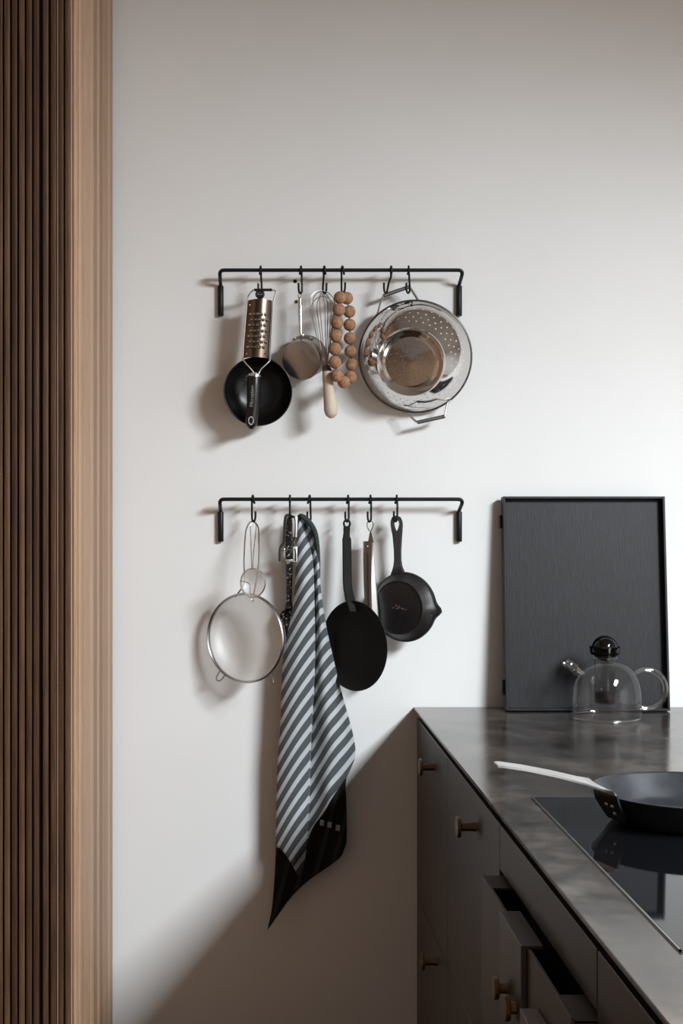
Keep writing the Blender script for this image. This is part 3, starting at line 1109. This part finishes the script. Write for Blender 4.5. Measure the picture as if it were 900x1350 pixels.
obj('handle_wire', MB().tube([P(594, 528.0, 0.046), P(589.5, 532.0, 0.05), P(587.8, 540, 0.055), P(585.5, 550.2, 0.06)], 0.0024, 8, smooth=4), 'steel_brushed', co)
obj('handle_grip', MB().tube([P(550.0, 557.0, 0.06), P(586.0, 549.0, 0.06)], 0.0046, 10), 'grip_metal', co)

# ------------------------------------------------------------------ sieves


def gauze_bowl(M, R, depth, seg=64, rings=20):
    b = MB()
    uv = []
    vs, fs = [], []
    for j in range(rings + 1):
        t = j / rings
        a = t * PI / 2
        r, h = R * math.sin(a), -depth * math.cos(a) ** 0.85 if j < rings else 0.0
        for k in range(seg):
            th = 2 * PI * k / seg
            vs.append(M @ Vector((r * math.cos(th), r * math.sin(th), h)))
            rr = R * a / (PI / 2) * 1.2
            uv.append((rr * math.cos(th + 0.7), rr * math.sin(th + 0.7)))
    for j in range(rings):
        for k in range(seg):
            k2 = (k + 1) % seg
            fs.append((j * seg + k, j * seg + k2, (j + 1) * seg + k2, (j + 1) * seg + k))
    b.add(vs, fs)
    return b, uv


def torus(M, R, r, seg=64, n=8, sz=1.0):
    return MB().lathe([(R + r * math.cos(2 * PI * i / n), sz * r * math.sin(2 * PI * i / n)) for i in range(n)], M, seg, closed=True)


ls = thing('sieve', 'large round fine-mesh sieve hanging left of the striped towel', 'sieve', P(323, 900, 0.06))
c = P(323.3, 841.0, 0.095)
ay = math.radians(31)
n_ = Vector((-math.sin(ay), -math.cos(ay), 0.03)).normalized()
M = frame_mat(c, n_, (1, 0, 0))
R = 58.0 * K(0.095)
obj('rim', torus(M, R, 0.0032, sz=2.0), 'steel_wire', ls)
b, uv = gauze_bowl(M, R - 0.002, 0.060)
g = obj('mesh_bowl', b, 'wire_gauze', ls, uv=uv, angle=80)
obj('handle', MB().tube([M @ Vector((-0.028, 0.098, 0.0)), P(321.5, 768, 0.085), P(321.4, 740, 0.073), P(323.3, 705, 0.062), P(326.5, 692.5, 0.060), P(331.5, 687.5, 0.058), P(337.0, 690, 0.060),
                         P(340.6, 698, 0.064), P(341.0, 725, 0.085), P(339.5, 755, 0.102), M @ Vector((0.022, 0.100, 0.0))], 0.0019, 8, smooth=5), 'steel_wire', ls)
for a in (233, 305):
    r = math.radians(a)
    d_ = Vector((math.cos(r), math.sin(r), 0))
    s_ = Vector((-d_.y, d_.x, 0))
    pts = [d_ * R + s_ * 0.0085, d_ * (R + 0.016) + s_ * 0.008, d_ * (R + 0.0245) + s_ * 0.004 + Vector((0, 0, 0.002)), d_ * (R + 0.0245) - s_ * 0.004 + Vector((0, 0, 0.002)),
           d_ * (R + 0.016) - s_ * 0.008, d_ * R - s_ * 0.0085]
    obj('rest_hook', MB().tube([M @ p for p in pts], 0.0015, 8, smooth=4), 'steel_wire', ls)

ss = thing('tea_sieve', 'tiny mesh tea sieve hanging in front of the large sieve handle', 'sieve', P(331, 788, 0.1))
c = P(333.0, 768.5, 0.150)
ay = math.radians(33)
n_ = Vector((-math.sin(ay), -math.cos(ay), 0.02)).normalized()
M = frame_mat(c, n_, (1, 0, 0))
R = 19.0 * K(0.150)
obj('rim', torus(M, R, 0.0016, 40, sz=1.7), 'steel_bright', ss)
b, uv = gauze_bowl(M, R - 0.001, 0.024, 40, 12)
obj('mesh_bowl', b, 'wire_gauze', ss, uv=uv, angle=80)
obj('handle', MB().tube([M @ Vector((-0.002, R, 0)), P(331.6, 749, 0.141), P(330.8, 720, 0.108), P(330.0, 697, 0.066), P(331.0, 690.5, 0.060), P(334.5, 688.0, 0.0585), P(337.6, 691, 0.060), P(336.5, 705, 0.080),
                         P(334.0, 730, 0.122), P(333.0, 748, 0.141), M @ Vector((0.001, R, 0))], 0.0012, 8, smooth=5), 'steel_bright', ss)
obj('rest_hook', MB().tube([M @ p for p in (Vector((-0.003, -R, 0)), Vector((-0.003, -R - 0.006, 0.0)), Vector((0, -R - 0.010, 0.001)), Vector((0.003, -R - 0.006, 0.0)), Vector((0.003, -R, 0)))], 0.0011, 8, smooth=4), 'steel_bright', ss)
obj('brace', MB().tube([M @ p for p in (Vector((-R * 0.95, 0.004, 0)), Vector((-0.008, -0.002, 0.002)), Vector((-0.006, -0.02, 0.002)), Vector((-0.004, -R, 0)))], 0.0010, 8, smooth=3), 'steel_wire', ss)

# ------------------------------------------------------------------ speckled slotted spoon and peeler
so = thing('slotted_spoon', 'black enamel slotted spoon with white speckles beside the towel', 'spoon', P(380, 845, 0.06))
SO = 0.046


def ribbon(stations, th=0.004):
    """flat bar facing the camera: stations (px, py, half-width px, o)"""
    b = MB()
    for px, py, w, o_ in stations:
        b.v += [P(px - w, py, o_), P(px + w, py, o_), P(px + w * 0.75, py, o_ + th), P(px - w * 0.75, py, o_ + th)]
    m = len(stations)
    for i in range(m - 1):
        a, e = i * 4, i * 4 + 4
        for k in range(4):
            b.f.append((a + k, a + (k + 1) % 4, e + (k + 1) % 4, e + k))
    b.f += [(3, 2, 1, 0), (m * 4 - 4, m * 4 - 3, m * 4 - 2, m * 4 - 1)]
    return b


obj('handle', ribbon([(379.5, 677.5, 2.5, .066), (379.5, 680, 5.0, .066), (379.3, 690, 6.2, .065), (379.2, 702, 6.0, .064), (380, 715, 4.9, .062), (381.0, 745, 4.7, .056), (380.8, 775, 4.2, .050), (380.4, 792, 4.0, .046), (380.0, 803, 6, .045)], 0.005),
    'speckled_enamel', so, angle=30)
hm = P(381.5, 821, SO)
Msp = frame_mat(hm, Vector((-0.35, -1, 0.05))) @ Matrix.Diagonal((0.92, 1.25, 1, 1))
hb2 = MB()
rs = 0.0285
hb2.lathe([(0, -0.008), (0.4 * rs, -0.0068), (0.75 * rs, -0.0025), (0.97 * rs, 0.004), (rs, 0.006), (0.97 * rs, 0.0035), (0.75 * rs, -0.004), (0.4 * rs, -0.0085), (0, -0.0098)], Msp, 32)
bowl = obj('bowl', hb2, 'speckled_enamel', so)
for ux, uy in ((-0.011, 0.008), (0.002, 0.010), (-0.010, -0.004), (0.003, -0.002), (-0.009, -0.014), (0.004, -0.014), (0.013, 0.004)):
    obj('drain_hole', MB().lathe([(0, 0.0005), (0.0020, 0.0005), (0.0024, 0)], Msp @ Matrix.Translation((ux, uy, -0.0058)) @ Matrix.Diagonal((1.2, 0.8, 1, 1)), 10), 'steel_bright', bowl)

pe = thing('peeler', 'steel Y-shaped peeler hanging in front of the speckled spoon', 'peeler', P(379, 742, 0.09))
PO = 0.092
obj('handle', MB().tube([P(374.5, 712, PO), P(375.0, 700, PO), P(376.5, 686, PO), P(380, 679, PO - 0.004), P(384.5, 681, PO), P(388.6, 684, PO), P(388.8, 700, PO), P(388.0, 710, PO)], 0.0034, 8, smooth=4), 'peeler_dark', pe)
obj('side_plate', MB().box(P(386.2, 708.5, PO) + Vector((0, -0.003, 0)), P(391.4, 681.5, PO) + Vector((0, 0.003, 0)), 0.0014), 'peeler_plate', pe)
fk = MB()
fk.tube([P(375.0, 709, PO), P(373.4, 716, PO), P(369.8, 721, PO + 0.002), P(368.6, 728, PO + 0.003), P(368.6, 740, PO + 0.003)], 0.0030, 8, smooth=4)
fk.tube([P(388.0, 706, PO), P(386.6, 714, PO), P(388.4, 720, PO + 0.002), P(389.4, 728, PO + 0.003), P(389.4, 740, PO + 0.003)], 0.0028, 8, smooth=4)
obj('fork', fk, 'peeler_dark', pe)
ck = obj('cheek', MB().box(P(386.4, 741.0, PO + 0.003) + Vector((0, -0.002, 0)), P(391.6, 720.5, PO + 0.003) + Vector((0, 0.002, 0)), 0.0012), 'peeler_plate', pe)
for yy in (725, 737.5):
    obj('rivet', MB().sphere(P(388.6, yy, PO + 0.0052), 0.0013, 8, 6), 'hole_dark', ck)
obj('cheek', MB().box(P(371.5, 739.5, PO + 0.002) + Vector((0, -0.002, 0)), P(375.5, 723, PO + 0.002) + Vector((0, 0.002, 0)), 0.0012), 'steel', pe)
obj('blade', MB().tube([P(368.5, 725.4, PO + 0.004), P(389, 724.6, PO + 0.004)], 0.0013, 8), 'steel_bright', pe)
obj('tie_bar', MB().box(P(369, 740.8, PO) + Vector((0, -0.002, 0)), P(389, 737.4, PO) + Vector((0, 0.002, 0)), 0.0008), 'steel_brushed', pe)

# ------------------------------------------------------------------ striped towel
tw = thing('kitchen_towel', 'grey and white diagonally striped tea towel with black border', 'towel', P(352, 1228, 0.05))
XL = [(680, 392.5), (700, 391), (740, 389.5), (780, 388), (810, 384), (850, 375.5), (880, 372), (920, 370.5), (960, 369), (1000, 366), (1060, 364), (1115, 363), (1160, 361), (1200, 357.5), (1228, 351.5)]
XR = [(680, 396), (688, 408), (698, 415), (715, 419.5), (735, 422), (770, 422.5), (800, 426), (830, 431), (870, 440), (915, 451), (955, 462), (980, 467.5), (997, 468.3), (1012, 463), (1028, 456.5), (1060, 457), (1100, 457.5), (1120, 456.5)]
XCN = [(680, 394.5), (700, 402), (735, 412), (790, 415), (880, 415.5), (960, 411.5), (1060, 408), (1110, 406), (1152, 403)]     # valley between the folds
FB = [(0.0, 1115), (0.12, 1123), (0.22, 1134), (0.32, 1146), (0.40, 1154), (0.455, 1142), (0.49, 1112), (0.54, 1093), (0.68, 1072), (0.82, 1050), (0.93, 1035), (1.0, 1024)]
NUc, NVc = 60, 110


def tow_front(u, v):
    yb = sinterp(FB, u)
    yt = 680 + 4 * u
    py = yt + (yb - yt) * v
    xl, xr, xc = sinterp(XL, py), sinterp(XR, py), sinterp(XCN, py)
    uc = 0.5
    if u < uc:
        t = u / uc
        px = xl + (xc - xl) * (0.5 - 0.5 * math.cos(PI * t) * 0.55 + (t - 0.5) * 0.45)
        px = xl + (xc - xl) * t
        bulge = math.sin(PI * min(1, t * 0.92 + 0.06)) ** 0.7
        o = 0.062 + 0.034 * bulge * min(1, (py - 676) / 90)
        if t > 0.86:
            o += 0.006 * (t - 0.86) / 0.14
    else:
        t = (u - uc) / (1 - uc)
        px = xc + (xr - xc) * t
        bulge = math.sin(PI * (t * 0.93 + 0.02)) ** 0.8
        o = 0.046 + 0.028 * bulge * min(1, (py - 676) / 120)
        # soft secondary fold on the right lobe
        o += 0.007 * math.sin(2 * PI * (t * 1.3 - (py - 850) / 420)) * max(0, min(1, (py - 820) / 150))
    o += 0.003 * math.sin(py / 47 + u * 5) * min(1, (py - 676) / 120)
    return px, py, o


def phase(px, py, u, o):
    """stripe coordinate of the cloth in periods"""
    k = 22.4
    if u < 0.5:
        s = 1.55 * px + py
    else:
        s = 1.38 * px + py + 70
    s += (o - 0.07) * 170
    return s / k


vs, uv, fs = [], [], []
for j in range(NVc + 1):
    for i in range(NUc + 1):
        u, v = i / NUc, j / NVc
        px, py, o = tow_front(u, v)
        vs.append(P(px, py, o))
        uv.append((phase(px, py, u, o), (px - 1.0 * py * 0.8) / 23.2))
for j in range(NVc):
    for i in range(NUc):
        a = j * (NUc + 1) + i
        fs.append((a, a + 1, a + NUc + 2, a + NUc + 1))
tf = obj('striped_cloth', MB().add(vs, fs), 'towel_stripe', tw, uv=uv, angle=75)
md = tf.modifiers.new('thick', 'SOLIDIFY')
md.thickness = 0.0016
# dark bordered layer behind, hanging lower
BB = [(0.0, 1227), (0.10, 1206), (0.24, 1184), (0.45, 1163), (0.65, 1149), (0.83, 1137), (0.94, 1127), (1.0, 1112)]
vs, uv, fs = [], [], []
for j in range(71):
    for i in range(41):
        u, v = i / 40, j / 70
        yb = sinterp(BB, u)
        py = 700 + (yb - 700) * v
        xl, xr = sinterp(XL, py) + 0.4, sinterp(XR, min(py, 1120)) - 0.4
        if py > 1120:
            xr = 456.5
        px = xl + (xr - xl) * u
        o = 0.028 + 0.010 * math.sin(PI * u) + 0.005 * math.sin(u * 9 + py / 60) * v
        o -= 0.018 * max(0.0, min(1.0, (u - 0.45) / 0.3)) * max(0.0, min(1.0, (960 - py) / 60))
        if py > 1010 and u < 0.5:
            o += 0.02 * min(1, (py - 1010) / 120) * (1 - u * 2)
        vs.append(P(px, py, o))
        uv.append(((px * 0.45 + py * 0.12) / 9.0, (py + px) / 23.2))
for j in range(70):
    for i in range(40):
        a = j * 41 + i
        fs.append((a, a + 1, a + 42, a + 41))
tb = obj('border_cloth', MB().add(vs, fs), 'towel_border', tw, uv=uv, angle=75, label='black woven border layer of the towel')
md = tb.modifiers.new('thick', 'SOLIDIFY')
md.thickness = 0.0016
for px, py in ((424.5, 1085), (434.5, 1087.5), (445.5, 1091.5)):
    q = [P(px - 2.6, py - 4, 0.052), P(px + 2.8, py - 3.2, 0.052), P(px + 2.2, py + 4, 0.052), P(px - 3.2, py + 3.2, 0.052)]
    obj('woven_dash', MB().prism(q, (0, 0.003, 0)), 'dash_cloth', tb, smooth=False)
# turned hem running over the top and down the right-hand side
obj('hem', MB().tube([P(393.5, 681, 0.066), P(397, 680.2, 0.072), P(403, 684, 0.072), P(410, 692, 0.068), P(415.5, 703, 0.062), P(418.5, 722, 0.058), P(420.0, 745, 0.054), P(420.8, 775, 0.052)], [0.004, 0.006, 0.0068, 0.0066, 0.0062, 0.0055, 0.0042, 0.0025], 10, smooth=4), 'hem_cloth', tw)

# ------------------------------------------------------------------ crepe pan
cp = thing('crepe_pan', 'flat black carbon steel crepe pan hanging between towel and tongs', 'pan', P(466, 911, 0.06))
c = P(466.0, 851.5, 0.104)
ay = math.radians(47.5)
n_ = Vector((-math.sin(ay), -math.cos(ay), 0)).normalized()
M = frame_mat(c, n_, (1, 0, 0))
R = 59.0 * K(0.104)
obj('pan_body', MB().lathe([(0, -0.016), (0.74 * R, -0.016), (0.80 * R, -0.0145), (0.985 * R, -0.001), (R, 0.0), (R + 0.0008, -0.001), (0.80 * R, -0.0175), (0.74 * R, -0.0185), (0, -0.0185)], M, 64), 'carbon_black', cp, angle=40)
s = [(457.0, 694.5, 4.4, .060), (457.0, 697, 4.6, .060), (456.8, 702, 4.3, .061), (456.5, 707, 4.6, .062), (456.9, 711, 5.9, .063), (457.3, 740, 6.0, .068), (457.6, 765, 6.0, .072), (458.4, 777, 6.0, .078), (461.2, 790, 6.4, .092), (463.5, 798, 6.2, .099), (465.5, 806, 5.0, .101)]
obj('handle', ribbon(s, 0.0035), 'carbon_black', cp, angle=30)
oc = P(457.0, 690.5, 0.0615)
ring = [oc + Vector((0.0098 * math.cos(a), 0, 0.0115 * math.sin(a))) for a in [2 * PI * i / 24 for i in range(24)]]
rin = [oc + Vector((0.0050 * math.cos(a), 0, 0.0065 * math.sin(a) + 0.0005)) for a in [2 * PI * i / 24 for i in range(24)]]
obj('hanging_eye', MB().ringplate(ring, rin, (0, -0.0035, 0)), 'carbon_black', cp)

# ------------------------------------------------------------------ tongs
tg = thing('tongs', 'long steel kitchen tongs hanging behind the crepe pan', 'tongs', P(496, 897, 0.04))
obj('hanging_ring', MB().tube([P(486.6, 700, 0.052), P(484.0, 694, 0.055), P(484.4, 688.5, 0.059), P(487.6, 686.3, 0.0605), P(491.0, 688.5, 0.059), P(491.4, 694, 0.055), P(488.8, 700, 0.052)], 0.0014, 8, smooth=5), 'steel_wire', tg)
obj('locking_tab', MB().prism([P(487.8, 699.5, 0.055), P(489.0, 699.5, 0.055), P(492.4, 715, 0.055), P(484.8, 715, 0.055)], (0, 0.004, 0)), 'grater_blade', tg, smooth=False)


def arm(stations, th, mat, parent):
    return obj('arm', ribbon(stations, th), mat, parent, angle=30)


a1 = arm([(485.0, 713.5, 6.6, .052), (484.8, 740, 6.3, .057), (485.0, 770, 5.8, .066), (486.5, 810, 5.0, .077), (489, 850, 4.2, .078), (493.5, 875, 5.5, .074), (495.5, 890, 4.2, .074), (496, 896, 1.5, .074)], 0.010, 'grater_blade', tg)
obj('slot', MB().prism([P(483.8, 727, 0.0655), P(485.6, 733, 0.0665), P(487.0, 800, 0.0860), P(483.8, 800, 0.0860)], (0, 0.004, 0)), 'hole_dark', a1, smooth=False)
arm([(488.0, 713.5, 4.0, .040), (489.8, 740, 4.2, .045), (491.5, 770, 4.6, .054), (494.0, 805, 4.4, .064), (496, 850, 4.4, .064), (497.5, 875, 5.8, .061), (497.3, 889, 4.6, .061), (496.6, 895.5, 2.0, .061)], 0.010, 'tong_steel', tg)
obj('hinge_pin', MB().sphere(P(484.5, 720, 0.0635), 0.0022, 10, 6), 'steel_bright', tg)

# ------------------------------------------------------------------ cast-iron skillet (underside facing out)
sk = thing('cast_iron_skillet', 'small cast-iron skillet with pouring lip, underside facing out', 'skillet', P(531, 848, 0.05))
ay = math.radians(33)
n_ = Vector((-math.sin(ay), -math.cos(ay), 0.0)).normalized()      # direction the underside faces
cr = P(534.0, 800.0, 0.056)                # centre of the rim, near the wall
M = frame_mat(cr, n_, (1, 0, 0))
R = 45.5 * K(0.04)
H = 0.036
seg = 72
prof = [(0.0, H), (0.68, H), (0.735, H), (0.750, H + 0.0018), (0.770, H + 0.0018), (0.785, H - 0.0005), (0.83, H - 0.007), (0.94, 0.012), (0.965, 0.0105), (1.0, 0.009), (1.012, 0.004), (1.0, 0.0), (0.965, 0.001), (0.93, 0.006), (0.80, H - 0.008), (0.72, H - 0.005), (0.0, H - 0.005)]
b = MB()
vs, fs, rings = [], [], []
for r, h in prof:
    if r == 0:
        rings.append([len(vs)])
        vs.append(M @ Vector((0, 0, h)))
        continue
    rings.append(list(range(len(vs), len(vs) + seg)))
    for k in range(seg):
        a = 2 * PI * k / seg
        # pouring lips left and right (local x)
        da = min(abs(((a - a0 + PI) % (2 * PI)) - PI) for a0 in (math.radians(-4), math.radians(184)))
        lip = math.exp(-(da / 0.15) ** 2) * max(0, (r - 0.80) / 0.2) ** 1.3 * 0.17
        rr = R * (r + lip)
        vs.append(M @ Vector((rr * math.cos(a), rr * math.sin(a), h + lip * 0.0)))
for A, B in zip(rings, rings[1:]):
    for k in range(seg):
        k2 = (k + 1) % seg
        if len(A) == 1:
            fs.append((A[0], B[k2], B[k]))
        elif len(B) == 1:
            fs.append((A[k], A[k2], B[0]))
        else:
            fs.append((A[k], A[k2], B[k2], B[k]))
b.add(vs, fs)
body = obj('pan_body', b, 'cast_iron', sk, angle=45)
# handle with a teardrop hole
hst = [(522.4, 679.6, 0.5), (522.4, 680.8, 4.2), (522.5, 684, 6.6), (522.8, 690, 8.0), (523.2, 698, 7.4), (523.6, 708, 6.3), (523.9, 725, 5.1), (524.1, 738, 5.0), (524.3, 746, 6.0), (524.6, 752, 8.0), (525.0, 758, 10.5), (525.4, 763, 11.0)]


def hedge(y):
    return sinterp([(a[1], a[2]) for a in hst], y), interp([(a[1], a[0]) for a in hst], y)


outer, inner = [], []
oh = 0.060
hc = (523.2, 691.0)
NP = 28
ytop, ycut = 679.6, 704.0
for i in range(NP):
    a = 2 * PI * i / NP
    # outline of the eye end of the handle, walked round by angle
    yy = hc[1] + 12.2 * math.sin(a)
    yy = max(ytop, min(ycut, yy))
    w, cx = hedge(yy)
    sgn = math.cos(a)
    f = 1.0 if abs(sgn) > 0.30 else abs(sgn) / 0.30
    outer.append(P(cx + math.copysign(w * (f if yy > 699 else 1.0), sgn) if abs(sgn) > 1e-6 else cx, yy, oh))
    ih = 6.3 if math.sin(a) < 0 else 8.6
    iw = 3.2 * (1.0 if math.sin(a) < 0 else (1 - 0.55 * math.sin(a)))
    inner.append(P(hc[0] - 0.2 + iw * math.cos(a), hc[1] + 0.5 + ih * math.sin(a), oh))
hm_ = MB().ringplate(outer, inner, (0, 0.008, 0))
rest = [(cx, yy, w) for cx, yy, w in hst if yy > 700]
w0, c0_ = hedge(700.5)
rest = [(c0_, 700.5, w0)] + rest
bb = MB()
for cx, yy, w in rest:
    t = (yy - 700) / 57
    o_ = oh - 0.006 * t - (0.006 * max(0, yy - 752) / 11)
    th = 0.008 + 0.004 * t
    bb.v += [P(cx - w, yy, o_ - th * 0.6), P(cx - w * 0.6, yy, o_ + 0.0015), P(cx + w * 0.6, yy, o_ + 0.0015), P(cx + w, yy, o_ - th * 0.6), P(cx + w * 0.6, yy, o_ - th), P(cx - w * 0.6, yy, o_ - th)]
m = len(rest)
for i in range(m - 1):
    a, e = i * 6, i * 6 + 6
    for k in range(6):
        bb.f.append((a + k, a + (k + 1) % 6, e + (k + 1) % 6, e + k))
bb.f += [tuple(range(6)), tuple(range((m - 1) * 6, m * 6))]
hm_.add(bb.v, bb.f)
obj('handle', hm_, 'cast_iron', sk, angle=35)
em = MB()
for ux, uy, l, a in ((-0.012, 0.001, 0.012, 25), (-0.004, 0.004, 0.010, -50), (0.001, 0.002, 0.012, 60), (0.006, 0.000, 0.016, -12), (0.015, -0.003, 0.014, -8), (-0.002, -0.002, 0.010, 10)):
    r = math.radians(a)
    d_ = Vector((math.cos(r), math.sin(r), 0)) * l / 2
    s_ = Vector((-d_.y, d_.x, 0)).normalized() * 0.0011
    c_ = Vector((ux, uy, H + 0.0003))
    em.prism([M @ (c_ - d_ - s_), M @ (c_ + d_ - s_ * 0.3), M @ (c_ + d_ * 1.1), M @ (c_ - d_ + s_)], n_ * 0.0004)
obj('cast_mark', em, 'iron_mark', body, smooth=False)

# ------------------------------------------------------------------ black tray leaning on the wall
ty = thing('tray', 'large rectangular black wooden tray leaning upright against the wall', 'tray', (0.80, -0.08, 0.90))
TW0, TW1 = 0.6015, 0.9965
top_o, bot_o, TT = 0.042, 0.086, 0.030
uz = Vector((0, bot_o - top_o, 0.517)).normalized()
nn = Vector((0, -uz.z, uz.y))
HT = 0.519
org = Vector((0, -bot_o, 0.9005 + TT * abs(nn.z)))       # front lower edge
MT = Matrix((Vector((1, 0, 0)), uz, nn)).transposed().to_4x4()     # local x right, y up, z towards the room
MT.translation = org
TH = 0.0055
obj('base_panel', MB().box((TW0 + TH, TH, -TT + 0.002), (TW1 - TH, HT - TH, -TT + 0.008), M=MT), 'tray_wood', ty, smooth=False)
for a, b_ in (((TW0, 0, -TT), (TW0 + TH, HT, 0)), ((TW1 - TH, 0, -TT), (TW1, HT, 0)), ((TW0 + TH, 0, -TT), (TW1 - TH, TH, 0)), ((TW0 + TH, HT - TH, -TT), (TW1 - TH, HT, 0))):
    obj('rim_board', MB().box(a, b_, 0.0008, MT, 1), 'tray_wood', ty, smooth=False)
for y0, y1 in ((0.036, 0.074), (0.442, 0.474)):
    obj('batten', MB().box((TW0 - 0.006, y0, -TT + 0.001), (TW0 - 0.0001, y1, -TT + 0.016), 0.001, MT, 1), 'tray_wood', ty, smooth=False)

# ------------------------------------------------------------------ glass teapot
TO = 0.182
kt = K(TO)
tcx = (797.0 - VX) * kt
tp = thing('glass_teapot', 'clear glass teapot with dark ball lid in front of black tray', 'teapot', (tcx, -TO, 0.9003))
M = Matrix.Translation((tcx, -TO, 0.9003))
R = 0.0845
out = [(0.0, 0.0), (R - 0.010, 0.0), (R - 0.003, 0.002), (R, 0.008), (R, 0.030), (R * 0.992, 0.055), (R * 0.955, 0.078), (R * 0.86, 0.102), (R * 0.70, 0.121), (R * 0.50, 0.134), (R * 0.38, 0.139), (R * 0.36, 0.143), (R * 0.375, 0.148)]
inn = [(max(0, r - 0.0022) if r > 0.01 else 0.0, h + (0.003 if h < 0.006 else (-0.0022 if h > 0.1 and h < 0.142 else 0.0))) for r, h in reversed(out)]
obj('body', MB().lathe(out, M, 72, smooth=3), 'glass_clear', tp, angle=60)
b = MB()
pa, pb = Vector((tcx + (768 - 797) * kt, -TO, ZC - (889 - VY) * kt)), Vector((tcx + (744.5 - 797) * kt, -TO, ZC - (872.0 - VY) * kt))
d_ = (pb - pa).normalized()
L = (pb - pa).length
b.lathe([(0.0085, 0), (0.0105, L * 0.25), (0.0128, L * 0.36), (0.0128, L * 0.46), (0.0110, L * 0.5), (0.0112, L * 0.95), (0.0118, L), (0.0098, L), (0.0094, L * 0.9)], frame_mat(pa, d_), 28)
obj('spout', b, 'glass_thick', tp, angle=50)
ring = []
hc_ = Vector((tcx + (851.5 - 797) * kt, -TO, ZC - (908.5 - VY) * kt))
for i in range(0, 31):
    a = math.radians(128 - 248 * i / 30)
    ring.append(hc_ + Vector((25.5 * kt * math.cos(a), 0, 25.5 * kt * math.sin(a))))
b = MB().tube(ring, 0.0066, 16)
obj('handle', b, 'glass_thick', tp, angle=60)
obj('base_rim', torus(Matrix.Translation((tcx, -TO, 0.9003 + 0.0032)), R - 0.0042, 0.0030, 64), 'glass_thick', tp, angle=60)
# infuser cup and ball lid of smoked glass
zi0, zi1 = ZC - (927.5 - VY) * kt - 0.9003, ZC - (866 - VY) * kt - 0.9003
ri = 0.0245
obj('infuser', MB().lathe([(0, zi0), (ri - 0.003, zi0), (ri, zi0 + 0.003), (ri, zi1)], M, 40), 'glass_grey', tp, angle=50)
obj('infuser_strainer', MB().lathe([(0, zi0 + 0.003), (ri - 0.0028, zi0 + 0.003), (ri - 0.0022, zi0 + 0.026), (ri - 0.0032, zi0 + 0.026), (ri - 0.0038, zi0 + 0.005), (0, zi0 + 0.0045)], M, 40), 'glass_strainer', tp, angle=50)
zl = ZC - (864 - VY) * kt - 0.9003
lid = MB().lathe([(0.0, zl), (0.027, zl), (0.0325, zl + 0.003), (0.0345, zl + 0.010), (0.0350, zl + 0.017), (0.0362, zl + 0.020), (0.0345, zl + 0.021), (0.033, zl + 0.016), (0.030, zl + 0.006), (0, zl + 0.003)], M, 48)
lo_ = obj('lid', lid, 'glass_smoke', tp, angle=60)
obj('ball', MB().sphere(Vector((tcx, -TO, 0.9003 + zl + 0.0165)), 0.0300, 40, 24), 'glass_smoke', lo_)
obj('lid_core', MB().sphere(Vector((tcx, -TO, 0.9003 + zl + 0.0165)), 0.0275, 32, 20), 'black_rubber', lo_)

bpy.context.view_layer.update()
